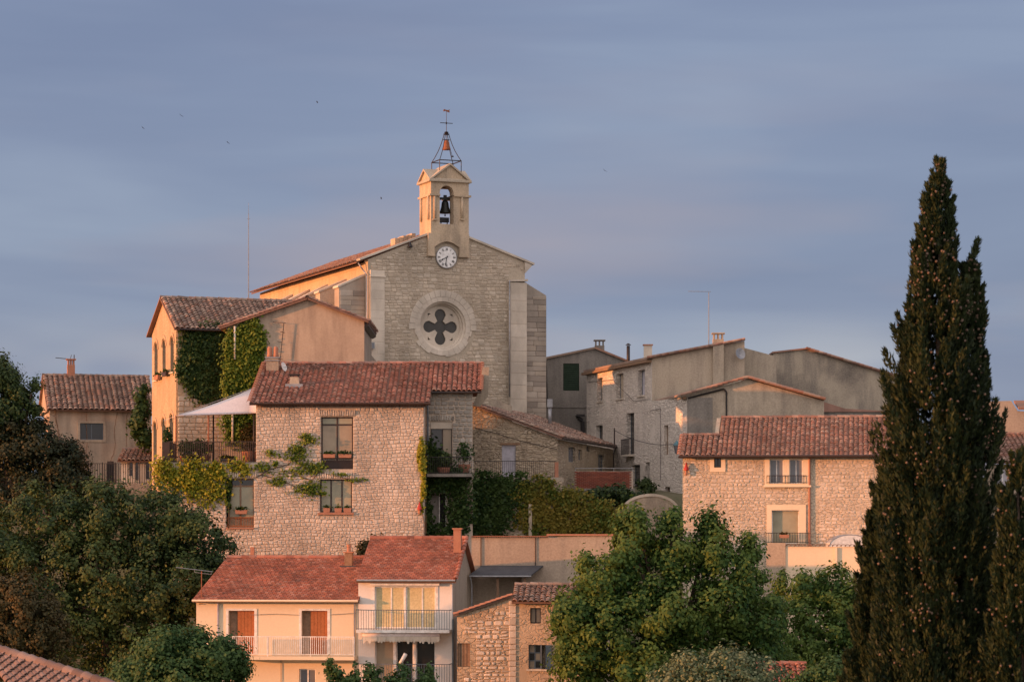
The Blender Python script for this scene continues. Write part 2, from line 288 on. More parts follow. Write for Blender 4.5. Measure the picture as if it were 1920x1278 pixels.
class MB:
    def __init__(s): s.v = []; s.f = []
    def add(s, vs, fs):
        b = len(s.v); s.v += [tuple(q) for q in vs]; s.f += [tuple(i+b for i in f) for f in fs]; return s
    def box(s, x0, x1, y0, y1, z0, z1):
        return s.add([(x, y, z) for z in (z0, z1) for x, y in ((x0, y0), (x1, y0), (x1, y1), (x0, y1))],
                     [(0, 3, 2, 1), (4, 5, 6, 7), (0, 1, 5, 4), (1, 2, 6, 5), (2, 3, 7, 6), (3, 0, 4, 7)])
    def para(s, o, a, b, c):
        o, a, b, c = map(Vector, (o, a, b, c))
        return s.add([o, o+a, o+a+b, o+b, o+c, o+a+c, o+a+b+c, o+b+c], [(0, 3, 2, 1), (4, 5, 6, 7), (0, 1, 5, 4), (1, 2, 6, 5), (2, 3, 7, 6), (3, 0, 4, 7)])
    def prism(s, poly, v0, v1, axis='v'):
        n = len(poly)
        pt = (lambda a, z, d: (a, d, z)) if axis == 'v' else (lambda a, z, d: (d, a, z)) if axis == 'u' else (lambda a, z, d: (a, z, d))
        vs = [pt(a, z, v0) for a, z in poly]+[pt(a, z, v1) for a, z in poly]
        return s.add(vs, [tuple(range(n-1, -1, -1)), tuple(range(n, 2*n))]+[(i, (i+1) % n, n+(i+1) % n, n+i) for i in range(n)])
    def plate(s, outer, holes, v0, v1):
        """polygon with holes in the (u, z) plane, thick from v0 to v1"""
        loops = [outer]+holes; flatp = [p for l in loops for p in l]
        tri = tessellate_polygon([[Vector((a, z, 0)) for a, z in l] for l in loops])
        n = len(flatp); vs = [(a, v0, z) for a, z in flatp]+[(a, v1, z) for a, z in flatp]
        fs = [tuple(t) for t in tri]+[tuple(i+n for i in reversed(t)) for t in tri]; b = 0
        for l in loops:
            m = len(l); fs += [(b+i, b+(i+1) % m, n+b+(i+1) % m, n+b+i) for i in range(m)]; b += m
        return s.add(vs, fs)
    def tube(s, p0, p1, r0, r1=None, n=6, caps=True):
        r1 = r0 if r1 is None else r1; p0, p1 = Vector(p0), Vector(p1); d = (p1-p0)
        if d.length < 1e-6: return s
        q = d.to_track_quat('Z', 'Y'); vs = []
        for p, r in ((p0, r0), (p1, r1)):
            vs += [p+q @ Vector((math.cos(6.28319*i/n)*r, math.sin(6.28319*i/n)*r, 0)) for i in range(n)]
        fs = [(i, (i+1) % n, n+(i+1) % n, n+i) for i in range(n)]
        if caps: fs += [tuple(range(n-1, -1, -1)), tuple(range(n, 2*n))]
        return s.add(vs, fs)
    def path(s, pts, r, n=5):
        for a, b in zip(pts, pts[1:]): s.tube(a, b, r, r, n)
        return s
    def lathe(s, c, prof, n=16, axis='z'):
        c = Vector(c); vs = []
        for r, h in prof:
            for i in range(n):
                a = 6.28319*i/n
                vs.append(c+(Vector((r*math.cos(a), r*math.sin(a), h)) if axis == 'z' else Vector((r*math.cos(a), h, r*math.sin(a)))))
        m = len(prof); fs = [(j*n+i, j*n+(i+1) % n, (j+1)*n+(i+1) % n, (j+1)*n+i) for j in range(m-1) for i in range(n)]
        fs += [tuple(range(n-1, -1, -1)), tuple((m-1)*n+i for i in range(n))]
        return s.add(vs, fs)
    def mesh(s, name, mat, smooth=False):
        me = bpy.data.meshes.new(name); me.from_pydata(s.v, [], s.f); me.materials.append(M[mat] if isinstance(mat, str) else mat)
        if smooth: me.polygons.foreach_set('use_smooth', [True]*len(me.polygons))
        me.update(); return me
    def build(s, name, mat, parent, fr=WORLD, smooth=False, kind=None, label=None):
        o = link(name, s.mesh(name, mat, smooth), parent, fr.M)
        if kind: o['kind'] = kind
        if label: o['label'] = label
        return o
def arrmesh(name, V, Q, mat, smooth=False):
    me = bpy.data.meshes.new(name); V = np.asarray(V, np.float32); Q = np.asarray(Q, np.int32); k = Q.shape[1]
    me.vertices.add(len(V)); me.vertices.foreach_set('co', V.ravel()); me.loops.add(Q.size); me.loops.foreach_set('vertex_index', Q.ravel())
    me.polygons.add(len(Q)); me.polygons.foreach_set('loop_start', np.arange(0, Q.size, k, dtype=np.int32))
    me.polygons.foreach_set('loop_total', np.full(len(Q), k, np.int32)); me.update(calc_edges=True)
    me.materials.append(M[mat] if isinstance(mat, str) else mat)
    if smooth: me.polygons.foreach_set('use_smooth', [True]*len(Q))
    return me
def structure(o): o['kind'] = 'structure'; return o
def hole(r): return [(r[0], r[2]), (r[1], r[2]), (r[1], r[3]), (r[0], r[3])]
def arch(r, n=8, flatk=1.0):
    c = (r[0]+r[1])/2; R = (r[1]-r[0])/2; zs = r[3]-R*flatk
    return [(r[0], r[2]), (r[1], r[2])]+[(c+R*math.cos(math.pi*i/n), zs+R*flatk*math.sin(math.pi*i/n)) for i in range(n+1)]
# ---- stones
def unit_stones():
    out = []; rr = random.Random(5)
    for k in range(12):
        j = lambda a, b: rr.uniform(a, b)
        o = [(-.5+j(.05, .22), -.5+j(0, .05)), (.5-j(.05, .22), -.5+j(0, .05)), (.5-j(0, .05), -.5+j(.08, .3)), (.5-j(0, .05), .5-j(.08, .3)),
             (.5-j(.05, .25), .5-j(0, .05)), (-.5+j(.05, .25), .5-j(0, .05)), (-.5+j(0, .05), .5-j(.08, .3)), (-.5+j(0, .05), -.5+j(.08, .3))]
        dx, dz = j(-.05, .05), j(-.05, .05)
        V = [(x, 0.25, z) for x, z in o]+[(x*.95, -.55, z*.94) for x, z in o]+[(x*.74+dx, -1+j(-.12, .12), z*.70+dz) for x, z in o]
        Fc = [(i, (i+1) % 8, 8+(i+1) % 8, 8+i) for i in range(8)]+[(8+i, 8+(i+1) % 8, 16+(i+1) % 8, 16+i) for i in range(8)]+[tuple(range(16, 24))]
        out.append((V, Fc))
    return out
US = unit_stones(); SM = {}
def stone_mesh(k, mat):
    if (k, mat) not in SM:
        m = MB(); m.add(*US[k]); SM[(k, mat)] = m.mesh('stone', mat)
    return SM[(k, mat)]
def scan(poly, z):
    xs = []; n = len(poly)
    for i in range(n):
        (a, z0), (b, z1) = poly[i], poly[(i+1) % n]
        if (z0 <= z < z1) or (z1 <= z < z0): xs.append(a+(b-a)*(z-z0)/(z1-z0))
    xs.sort(); return [(xs[i], xs[i+1]) for i in range(0, len(xs)-1, 2)]
def sub(iv, cut):
    out = []
    for a, b in iv:
        if cut[1] <= a or cut[0] >= b: out.append((a, b)); continue
        if cut[0] > a: out.append((a, cut[0]))
        if cut[1] < b: out.append((cut[1], b))
    return out
def isect(A, B): return [(max(a, c), min(b, d)) for a, b in A for c, d in B if min(b, d)-max(a, c) > .02]
def stones(parent, fr, mat, outer, holes, v, h, w, depth=.06, nparts=300, seed=1, gap=.018, keep=None, tilt=.03, zjit=.3, skip=0, warp=.0):
    """lay irregular courses of stones over the polygon; the largest are objects of their own, the rest one mesh"""
    rr = random.Random(seed); zs = [z for _, z in outer]; z = min(zs); L = []
    while z < max(zs)-.05:
        hh = rr.uniform(*h); e = hh*.08
        iv = isect(isect(scan(outer, z+e), scan(outer, z+hh-e)), scan(outer, z+hh/2))
        for H in holes:
            for q in (e, hh/2, hh-e):
                for c in scan(H, z+q): iv = sub(iv, (c[0]-.01, c[1]+.01))
        for a, b in iv:
            u = a
            while u < b-.04:
                ww = min(rr.uniform(*w), b-u)
                if b-u-ww < w[0]*.6: ww = b-u
                if ww > w[1]*1.5: ww /= 2
                k2 = rr.random()
                if k2 < zjit*.35 and hh > h[0]*1.15:      # two small stones on top of each other
                    c = rr.uniform(.4, .6)*hh; L.append((u+ww/2, z+c/2, ww, c)); L.append((u+ww/2, z+(c+hh)/2, ww, hh-c))
                else: L.append((u+ww/2, z+hh/2, ww, hh*rr.uniform(1-zjit*.2, 1.03)))
                u += ww
        z += hh
    if skip: L = [q for q in L if math.sin(q[0]*1.9+1.3)*math.sin(q[1]*1.5+.4)+math.sin(q[0]*.7-q[1]*1.1)*.6+rr.uniform(-.6, .6) > skip*2-1]
    if warp: L = [(u, z+warp*math.sin(u*1.15+seed)+warp*.5*math.sin(u*2.7+z*.9), w_, h_) for u, z, w_, h_ in L]
    vis = [i for i in range(len(L)) if keep is None or keep(L[i][0], L[i][1])]
    vis.sort(key=lambda i: -L[i][2]*L[i][3]); big = set(vis[:nparts]); rest = MB()
    for i, (u, zz, ww, hh) in enumerate(L):
        k = rr.randrange(12); dp = depth*rr.uniform(.7, 1.35); ang = rr.uniform(-tilt, tilt)
        mt = Matrix.Translation((u, v, zz)) @ Matrix.Rotation(ang, 4, 'Y') @ Matrix.Diagonal((max(.03, ww-gap), dp, max(.03, hh-gap), 1))
        if i in big: link('stone', stone_mesh(k, mat), parent, fr.M @ mt)
        else: rest.add([mt @ Vector(q) for q in US[k][0]], US[k][1])
    if rest.v: rest.build('small_stones', mat, parent, fr, kind='stuff')
    return len(L)
def blocks(parent, fr, mat, rects, v, depth=.05, name='block', gap=.02):
    for i, (a, b, z0, z1) in enumerate(rects):
        c = min(.03, (b-a)*.1); m = MB(); g = gap/2; a += g; b -= g; z0 += g; z1 -= g
        m.add([(a, v+.05, z0), (b, v+.05, z0), (b, v+.05, z1), (a, v+.05, z1), (a, v-depth*.6, z0), (b, v-depth*.6, z0), (b, v-depth*.6, z1), (a, v-depth*.6, z1),
               (a+c, v-depth, z0+c), (b-c, v-depth, z0+c), (b-c, v-depth, z1-c), (a+c, v-depth, z1-c)],
              [(0, 1, 5, 4), (1, 2, 6, 5), (2, 3, 7, 6), (3, 0, 4, 7), (4, 5, 9, 8), (5, 6, 10, 9), (6, 7, 11, 10), (7, 4, 8, 11), (8, 9, 10, 11)])
        m.build(name, mat, parent, fr)
def stack(u0, u1, z0, z1, h, seed, split=.0):
    rr = random.Random(seed); out = []; z = z0
    while z < z1-.05:
        hh = min(rr.uniform(*h), z1-z)
        if z1-z-hh < h[0]*.5: hh = z1-z
        if rr.random() < split:
            c = u0+(u1-u0)*rr.uniform(.35, .65); out += [(u0, c, z, z+hh), (c, u1, z, z+hh)]
        else: out.append((u0, u1, z, z+hh))
        z += hh
    return out
# ---- tiles
def tile_add(m, y0, y1, r0, r1, h, x, zo, lift, n=5):
    o = []; 
    for y, r, dz in ((y0, r0, zo+lift), (y1, r1, zo)):
        o.append([(x+r*math.cos(math.pi*i/n), y, dz+h*r*math.sin(math.pi*i/n)) for i in range(n+1)])
    inn = [(x+(r0-.022)*math.cos(math.pi*i/n), y0+.01, zo+lift-.012+h*(r0-.022)*math.sin(math.pi*i/n)) for i in range(n+1)]
    k = n+1; m.add(o[0]+o[1]+inn, [(i, i+1, k+i+1, k+i) for i in range(n)]+[(2*k+i, 2*k+i+1, i+1, i) for i in range(n)])
def tile_col(L, w, seed, mat, e=.30):
    rr = random.Random(seed); m = MB(); n = max(1, round(L/e)); e = L/n
    for k in range(n):
        y0 = k*e+rr.uniform(-.03, .03)-(.06 if k == 0 else 0)-(.09 if rr.random() < .05 else 0); tile_add(m, y0, (k+1)*e+.05, w*.46, w*.38, .78, rr.uniform(-.022, .022), rr.uniform(0, .022), .035)
    return m.mesh('tile_row', mat)
def tile_roof(parent, fr, e0, e1, up, mat, spacing=.27, joined=False, deck=.10, seed=1, ridge=True, rowname='tile_row', sag=.0):
    e0, e1, up = Vector(e0), Vector(e1), Vector(up); ex = (e1-e0); Wd = ex.length; ex = ex/Wd
    L = up.length; uy = up/L; nn = ex.cross(uy).normalized()
    if nn.z < 0: nn = -nn
    rf = MB().para(e0-nn*deck, e1-e0, up, nn*deck).build('roof_deck', 'deck', parent, fr)
    n = max(1, round(Wd/spacing)); sp_ = Wd/n; var = [tile_col(L, sp_, seed*10+k, mat) for k in range(5)]; rr = random.Random(seed)
    B = Matrix((ex, uy, nn)).transposed().to_4x4(); J = MB()
    for i in range(n):
        me = var[rr.randrange(5)]; mt = Matrix.Translation(e0+ex*((i+.5)*sp_+rr.uniform(-.014, .014))+nn*(rr.uniform(0, .02)-sag*math.sin(math.pi*(i+.5)/n))) @ B @ Matrix.Rotation(rr.uniform(-.005, .005), 4, 'Z')
        if joined:
            J.add([mt @ q.co for q in me.vertices], [tuple(p.vertices) for p in me.polygons])
        else: link(rowname, me, rf, fr.M @ mt)
    if joined: J.build('roof_tiles', mat, rf, fr, kind='stuff')
    if ridge:
        r = MB(); k = max(2, round(Wd/.36)); Br = Matrix((nn.cross(ex), ex, nn)).transposed().to_4x4()
        for i in range(k):
            q = MB(); tile_add(q, 0, Wd/k+.04, .13, .115, .85, rr.uniform(-.01, .01), .03, .02)
            mt = Matrix.Translation(e0+up+ex*(i*Wd/k)+nn*rr.uniform(-.01, .015)) @ Br; r.add([mt @ Vector(c) for c in q.v], q.f)
        r.build('ridge_tiles', mat, rf, fr, kind='stuff')
    return rf
def flat_tiles(parent, fr, e0, e1, r0, r1, mat, tw=.22, th=.20, seed=1):
    """interlocking flat tiles over the (possibly tapering) slope e0-e1 (eave) to r0-r1 (ridge)"""
    e0, e1, r0, r1 = map(Vector, (e0, e1, r0, r1)); rr = random.Random(seed); ex = (e1-e0).normalized(); upv = ((r0+r1)-(e0+e1))/2
    nn = ex.cross(upv).normalized()
    if nn.z < 0: nn = -nn
    rf = MB().add([q-nn*k for k in (.14, .0) for q in (e0, e1, r1, r0)], [(0, 3, 2, 1), (4, 5, 6, 7), (0, 1, 5, 4), (1, 2, 6, 5), (2, 3, 7, 6), (3, 0, 4, 7)]).build('roof_deck', 'deck', parent, fr)
    m = MB(); n = round(upv.length/th)
    for j in range(n):
        a = e0.lerp(r0, j/n); b = e1.lerp(r1, j/n); a2 = e0.lerp(r0, (j+1)/n); b2 = e1.lerp(r1, (j+1)/n)
        k = max(1, round((b-a).length/tw)); st = (j % 2)*.5
        for i in range(-1, k):
            f0, f1 = max(0, (i+st)/k), min(1, (i+1+st)/k)
            if f1-f0 < .002: continue
            g = .012; lo = nn*(.042+rr.uniform(0, .014)); hi = nn*.010
            q0, q1, q2, q3 = a.lerp(b, f0)+ex*g, a.lerp(b, f1)-ex*g, a2.lerp(b2, f1)-ex*g, a2.lerp(b2, f0)+ex*g
            ov = (q3-q0)*.06
            m.add([q0+lo-ov, q1+lo-ov, q2+hi, q3+hi, q0-ov, q1-ov], [(0, 1, 2, 3), (4, 5, 1, 0)])
    m.build('roof_tiles', mat, rf, fr, kind='stuff')
    rg = MB(); k = max(2, round((r1-r0).length/.38)); Br = Matrix((nn.cross(ex), ex, nn)).transposed().to_4x4()
    for i in range(k):
        q = MB(); tile_add(q, 0, (r1-r0).length/k+.03, .13, .12, .7, 0, .02, .015); mt = Matrix.Translation(r0.lerp(r1, i/k)) @ Br
        rg.add([mt @ Vector(c) for c in q.v], q.f)
    rg.build('ridge_tiles', mat, rf, fr, kind='stuff'); return rf
# ---- windows, railings
def window(parent, fr, r, v=.16, fm='wood_dk', pane='glass_dk', mull=(.5,), trans=(), fw=.055, sill=None, name='window', deep=.05, label=None):
    u0, u1, z0, z1 = r; m = MB(); w, h = u1-u0, z1-z0
    m.box(u0, u0+fw, v, v+deep, z0, z1); m.box(u1-fw, u1, v, v+deep, z0, z1)
    m.box(u0+fw, u1-fw, v, v+deep, z0, z0+fw); m.box(u0+fw, u1-fw, v, v+deep, z1-fw, z1)
    for q in mull: m.box(u0+w*q-fw*.6, u0+w*q+fw*.6, v+.002, v+deep-.002, z0+fw, z1-fw)
    us = [u0+fw]+[x for q in mull for x in (u0+w*q-fw*.6, u0+w*q+fw*.6)]+[u1-fw]
    for q in trans:
        for i in range(0, len(us), 2): m.box(us[i], us[i+1], v+.004, v+deep-.004, z0+h*q-fw*.6, z0+h*q+fw*.6)
    o = m.build(name, fm, parent, fr, label=label)
    zs = [z0+fw]+[x for q in trans for x in (z0+h*q-fw*.6, z0+h*q+fw*.6)]+[z1-fw]; c = 0
    for i in range(0, len(us), 2):
        for j in range(0, len(zs), 2):
            pmn = pane if isinstance(pane, str) else pane[c % len(pane)]; c += 1
            MB().box(us[i]-.005, us[i+1]+.005, v+deep*.45, v+deep*.45+.012, zs[j]-.005, zs[j+1]+.005).build('pane', pmn, o, fr)
    if sill: MB().box(u0-.08, u1+.08, -.09, v-.003, z0-.09, z0-.002).build('sill', sill, o, fr)
    return o
def dark_box(parent, fr, r, v=.55):
    u0, u1, z0, z1 = r; MB().box(u0-.3, u1+.3, v, v+.05, z0-.3, z1+.3).build('interior', 'inside', parent, fr)
def railing(parent, fr, u0, u1, v, z0, z1, mat='iron', step=.13, r=.011, name='railing', ends=0, rails=2):
    m = MB(); m.box(u0, u1, v-.02, v+.02, z1-.035, z1)
    if rails > 1: m.box(u0, u1, v-.015, v+.015, z0+.04, z0+.07)
    n = max(2, round((u1-u0)/step))
    for i in range(n+1): u = u0+(u1-u0)*i/n; m.box(u-r, u+r, v-r, v+r, z0, z1-.035)
    if ends:
        for u in (u0, u1): m.box(u-.015, u+.015, v+.02, v+ends, z1-.035, z1)
    return m.build(name, mat, parent, fr)
def soldier(parent, fr, r, mat, h=.34, w=.13, v=0, seed=1, over=.15, fan=.25):
    u0, u1, z0, z1 = r; n = round((u1-u0+2*over)/w); rr = random.Random(seed); c = (u0+u1)/2
    for i in range(n):
        u = u0-over+(i+.5)*(u1-u0+2*over)/n; hh = h*rr.uniform(.85, 1.08)
        mt = Matrix.Translation((u, v, z1+.02+hh/2)) @ Matrix.Rotation((u-c)/(u1-u0)*fan, 4, 'Y') @ Matrix.Diagonal((w*.86, .075, hh, 1))
        link('lintel_stone', stone_mesh(rr.randrange(12), mat), parent, fr.M @ mt)
def chimney(parent, fr, r, v0, v1, mat, cap='terra', pots=0, name='chimney', slots=False):
    u0, u1, z0, z1 = r; m = MB().box(u0, u1, v0, v1, z0, z1); o = m.build(name, mat, parent, fr)
    if slots:
        q = MB(); hh = .32
        for a in (u0+.03, (u0+u1)/2-.05, u1-.13): q.box(a, a+.1, v0+.02, v1-.02, z1, z1+hh)
        q.box(u0-.07, u1+.07, v0-.07, v1+.07, z1+hh, z1+hh+.08); q.build('cap', mat, o, fr)
    else: MB().box(u0-.06, u1+.06, v0-.06, v1+.06, z1, z1+.07).build('cap', cap, o, fr)
    for k in range(pots):
        c = u0+(u1-u0)*(k+.5)/pots; R = (u1-u0)/pots*.42
        MB().lathe((c, (v0+v1)/2, z1+.07), [(R*1.05, 0), (R*1.1, .12), (R*.9, .2), (R*.95, .5), (R*.6, .62)], 10).build('chimney_pot', 'terra', o, fr, smooth=True)
    return o
# ---- foliage
def rot_frames(nrm, rng):
    n = nrm/np.linalg.norm(nrm, axis=1, keepdims=True); a = rng.normal(size=n.shape); t = np.cross(n, a); t /= np.linalg.norm(t, axis=1, keepdims=True)+1e-9
    return n, t, np.cross(n, t)
def leaf_quads(C, nrm, size, rng, aspect=1.5, updir=None):
    n, t, b = rot_frames(nrm, rng); s = (size*rng.uniform(.65, 1.35, len(C)))[:, None]
    if updir is not None:
        t = updir/np.linalg.norm(updir, axis=1, keepdims=True); b = np.cross(n, t); b /= np.linalg.norm(b, axis=1, keepdims=True)+1e-9
    hl, hw = s*.5*aspect, s*.5
    V = np.stack([C-t*hl, C+b*hw-t*hl*.1+n*s*.08, C+t*hl, C-b*hw-t*hl*.1+n*s*.08], 1).reshape(-1, 3)
    return V, np.arange(len(V)).reshape(-1, 4)
def crown_points(blobs, n, rng, clump=.45, per=42, shell=(.62, 1.0), infill=.14):
    area = np.array([(b[1][0]*b[1][2]+b[1][0]*b[1][1]+b[1][1]*b[1][2]) for b in blobs]); area = area/area.sum(); C, Nn = [], []
    for (c, R), a in zip(blobs, area):
        k = max(3, int(n*a*(1-infill)/per)); d = rng.normal(size=(k, 3)); d /= np.linalg.norm(d, axis=1, keepdims=True)
        rr = rng.uniform(*shell, (k, 1)); cc = np.array(c)+d*rr*np.array(R); cs = clump*rng.uniform(.55, 1.25, (k, 1, 1))
        off = rng.normal(size=(k, per, 3))*cs*np.array((.56, .56, .5))
        pts = cc[:, None, :]+off*np.array((1, 1, 1.1)); nr = off/(np.linalg.norm(off, axis=2, keepdims=True)+1e-6)*.9+d[:, None, :]*.8+rng.normal(size=off.shape)*.45+np.array((0, 0, .25))
        C.append(pts.reshape(-1, 3)); Nn.append(nr.reshape(-1, 3))
        ki = int(n*a*infill); d = rng.normal(size=(ki, 3)); d /= np.linalg.norm(d, axis=1, keepdims=True)
        C.append(np.array(c)+d*rng.uniform(.2, .75, (ki, 1))*np.array(R)); Nn.append(d+rng.normal(size=d.shape)*.6)
    return np.concatenate(C), np.concatenate(Nn)
def pxblob(px, py, D, rx, ry, rd=None):
    k = D/F; return (tuple(P(px, py, D)), (rx*k, rd if rd else (rx+ry)/2*k, ry*k))
def tree(name, label, cat, blobs, n, leaf, mat, base, zb, seed, tr=.22, clump=.45, per=42, group=None, aspect=1.5, shell=(.62, 1.0), infill=.16, limbs=True):
    rng = np.random.default_rng(seed); bl = [pxblob(*b) for b in blobs]; D = base[1]; bx = (base[0]-CX)*D/F
    root = thing(name, label, cat, Matrix.Translation((bx, D, zb)), group)
    C, nr = crown_points(bl, n, rng, clump, per, shell, infill); V, Q = leaf_quads(C, nr, leaf, rng, aspect)
    link('crown', arrmesh('crown', V, Q, mat), root, Matrix.Identity(4))
    m = MB(); top = max(b[0][2] for b in bl); mid = zb+(top-zb)*.45; x = Vector((bx, D, zb)); y = Vector((bx+.15, D, mid)); m.tube(x-Vector((0, 0, .6)), y, tr*1.25, tr*.8, 8)
    for c, R in bl[:9]:
        c = Vector(c); q = y.lerp(c, .5)+Vector((.1, 0, -.2)); m.tube(y, q, tr*.6, tr*.4, 6); m.tube(q, c+Vector((0, 0, R[2]*.4)), tr*.4, tr*.12, 5)
    m.build('trunk', 'bark', root, smooth=True); return root
def ivy(name, label, fr, patches, n, leaf, mat, seed, v=-.03, thick=.28, cat='ivy', stems=(), base=None, group=None, aspect=1.2):
    """patches: ellipses (px, py, rx, ry, weight) on the plane fr"""
    rng = np.random.default_rng(seed); w = np.array([p[2]*p[3]*p[4] for p in patches]); w = w/w.sum(); C, Nn = [], []
    for (px, py, rx, ry, _), a in zip(patches, w):
        k = max(8, int(n*a)); nc = max(2, k//26); th = rng.uniform(0, 6.283, nc); r = np.sqrt(rng.uniform(0, 1, nc))
        X, Y = px+rx*r*np.cos(th), py+ry*r*np.sin(th); d = np.abs(rng.normal(size=nc))*.5
        for xx, yy, dd in zip(X, Y, d):
            u, z = fr.uz(xx, yy); sp_ = min(.22, max(.05, .45*rx*fr.y0/F)), min(.24, max(.04, .45*ry*fr.y0/F)); g = rng.normal(size=(26, 3))*np.array((sp_[0], .07, sp_[1])); p = np.array((u, v-dd*thick*.6, z))+g
            p[:, 1] = np.minimum(p[:, 1], v); C.append(p); Nn.append(g*1.2+np.array((-.5, -.6, .35))+rng.normal(size=g.shape)*.4)
    C, Nn = np.concatenate(C), np.concatenate(Nn); V, Q = leaf_quads(C, Nn, leaf, rng, aspect)
    px, py = base if base else (patches[0][0], patches[0][1]+patches[0][3]); u, z = fr.uz(px, py)
    root = fr.root(name, label, cat, u, v, z, group); link('foliage', arrmesh('foliage', V, Q, mat), root, fr.M)
    m = MB()
    for st in stems:
        pts = [(fr.uz(a, b)[0], v-.02, fr.uz(a, b)[1]) for a, b in st]; m.path(pts, .022, 4)
    if not stems: m.path([(u, v-.02, z-.2), (u+.05, v-.03, z+.5), (u-.1, v-.02, z+1.1)], .02, 4)
    m.build('stem', 'bark', root, fr); return root
# ------------------------------------------------------------------ terrain
def ground_z(x, y):
    z = np.interp(y, [-300, 0, 25, 60, 100, 131, 138, 143, 150, 153.5, 156, 166, 182, 235, 320, 700, 4000], [-6, -5, -5.5, -8, -11.5, -10.5, -8, -5, -3.2, -1.5, 2.2, 2.9, 3.6, 3.6, -8, -25, -30])
    k = np.clip((abs(x)-34)/60, 0, 1); return z*(1-k)+(-12-.004*abs(y))*k
xs = np.unique(np.concatenate([np.linspace(-60, 60, 61), np.linspace(-2500, -60, 14), np.linspace(60, 2500, 14)]))
ys = np.unique(np.concatenate([np.linspace(90, 260, 86), np.linspace(-300, 90, 27), np.linspace(260, 4500, 20)]))
XX, YY = np.meshgrid(xs, ys); ZZ = ground_z(XX, YY); nx, ny = len(xs), len(ys)
V = np.stack([XX, YY, ZZ], -1).reshape(-1, 3); I = np.arange(nx*ny).reshape(ny, nx)
Q = np.stack([I[:-1, :-1], I[:-1, 1:], I[1:, 1:], I[1:, :-1]], -1).reshape(-1, 4)
structure(link('ground', arrmesh('ground', V, Q, 'soil', True), None, Matrix.Identity(4)))
# ------------------------------------------------------------------ church
C = Fr(690, 172, ang=22); CL = C.left(0); ch = C.root('church', 'tall stone church with clock, rose window and open bell turret', 'church', 0, 0, 3)
ZB = 3.0; uR = C.u(984); zE = C.z(486, 0); uA, zA = C.uz(841, 427); uE, zEe = C.uz(998, 496)
rc = C.u(830); rz = C.z(611, rc); RR = 1.62
circ = lambda cu, cz, R, n=32, p=0: [(cu+R*math.cos(6.28319*i/n+p), cz+R*math.sin(6.28319*i/n+p)) for i in range(n)]
fout = [(0, ZB), (uR, ZB), (uR, C.z(508, uR)), C.uz(993, 496), (uA, zA), (0, zE)]
MB().plate(fout, [circ(rc, rz, RR, 40)], 0, .8).build('facade', 'ch_mortar', ch, C)
MB().prism([(.05, ZB), (uR-.05, ZB), (uR-.05, C.z(508, uR)), (uA, zA-.25), (.05, zE-.12)], .8, 24.8).build('nave_wall', 'gold', ch, C)
pl_, pr_ = C.u(720), C.u(955)
stones(ch, C, 'ch_stone', [(pl_, 6), (pr_, 6), (pr_, C.z(505, pr_)), (uR-.1, C.z(508, uR)), (uR-.1, C.z(500, uR)), (uA, zA-.1), (.2, zE-.1), (.2, C.z(508, 0)), (pl_, C.z(508, 0))],
       [circ(rc, rz, 2.28, 28), hole(C.rect(802, 430, 881, 479)), circ(*C.uz(837, 484), .78, 16)], -.002, (.15, .29), (.2, .52), .03, 300, 3, gap=.016, zjit=.7, tilt=.06, warp=.03)
# pilasters of long blocks
MB().box(C.u(693)+.01, pl_-.01, -.168, 0, 7, C.z(507, 0)).build('pilaster_core', 'ashlar', ch, C); MB().box(C.u(953)+.01, uR+.01, -.345, 0, 4.4, C.z(531, uR)).build('pilaster_core', 'ashlar', ch, C)
blocks(ch, C, 'ashlar', stack(C.u(693), pl_, 7, C.z(519, 0), (.5, .85), 4, .25), -.02, .16, 'pilaster_block', .009)
MB().box(C.u(693)-.03, pl_+.05, -.26, -.0, C.z(519, 0), C.z(516.5, 0)).build('pilaster_band', 'ashlar', ch, C)
blocks(ch, C, 'ashlar', stack(C.u(693), pl_, C.z(516.5, 0), C.z(506, 0), (.3, .4), 4), -.02, .15, 'pilaster_block', .009)
blocks(ch, C, 'ashlar', stack(C.u(953), uR+.02, 4.4, C.z(552, uR), (.7, 1.2), 8, .0), -.02, .34, 'pilaster_block', .009)
blocks(ch, C, 'ashlar', stack(C.u(953), uR+.02, C.z(552, uR), C.z(530, uR), (.35, .45), 8), -.02, .30, 'pilaster_block', .009)
MB().prism([(C.u(951), C.z(530, uR)), (uR+.06, C.z(528, uR)), (uR+.06, C.z(524, uR)), (C.u(953), C.z(526, uR))], -.42, 0).build('pilaster_cap', 'ashlar', ch, C)
# cornice corbel under the right eave
MB().prism([(uR, C.z(512, uR)), C.uz(996, 499), C.uz(996, 496), (uR-.05, C.z(491, uR))], -.1, .7).build('corbel', 'ashlar', ch, C)
# gable copings
def coping(p, q, t, v0, v1, name='coping', mat='ashlar'):
    d = Vector((q[0]-p[0], 0, q[1]-p[1])); n = Vector((-d.z, 0, d.x)).normalized()
    if n.z < 0: n = -n
    return MB().para((p[0], v0, p[1]), d, (0, v1-v0, 0), n*t).build(name, mat, ch, C)
coping(C.uz(674, 488), C.uz(803, 440), .13, -.16, .55); coping(C.uz(1000, 497), C.uz(878, 447), .13, -.16, .55)
# nave roof
uo = C.u(673); zo = C.z(489, 0)-.02
tile_roof(ch, C, (uo, 24.8, zo), (uo, .56, zo), (uA-uo, 0, zA-zo-.02), 't_old', .3, joined=True, seed=3, ridge=False)
MB().para((uA, .56, zA), (uE-uA+.1, 0, zEe-zA), (0, 24.2, 0), (0, 0, .12)).build('far_roof_slope', 't_old', ch, C)
b0 = C.rect(737, 441, 776, 456, 3.0)
for i in range(5):
    a = b0[0]+(b0[1]-b0[0])*i/5; zz = b0[2]+(b0[3]-b0[2])*i/5*.85; MB().box(a, a+(b0[1]-b0[0])/5-.02, 2.6, 3.5, zz-.35, zz+.28-.03*(i % 2)).build('ridge_block', 'belfry', ch, C)
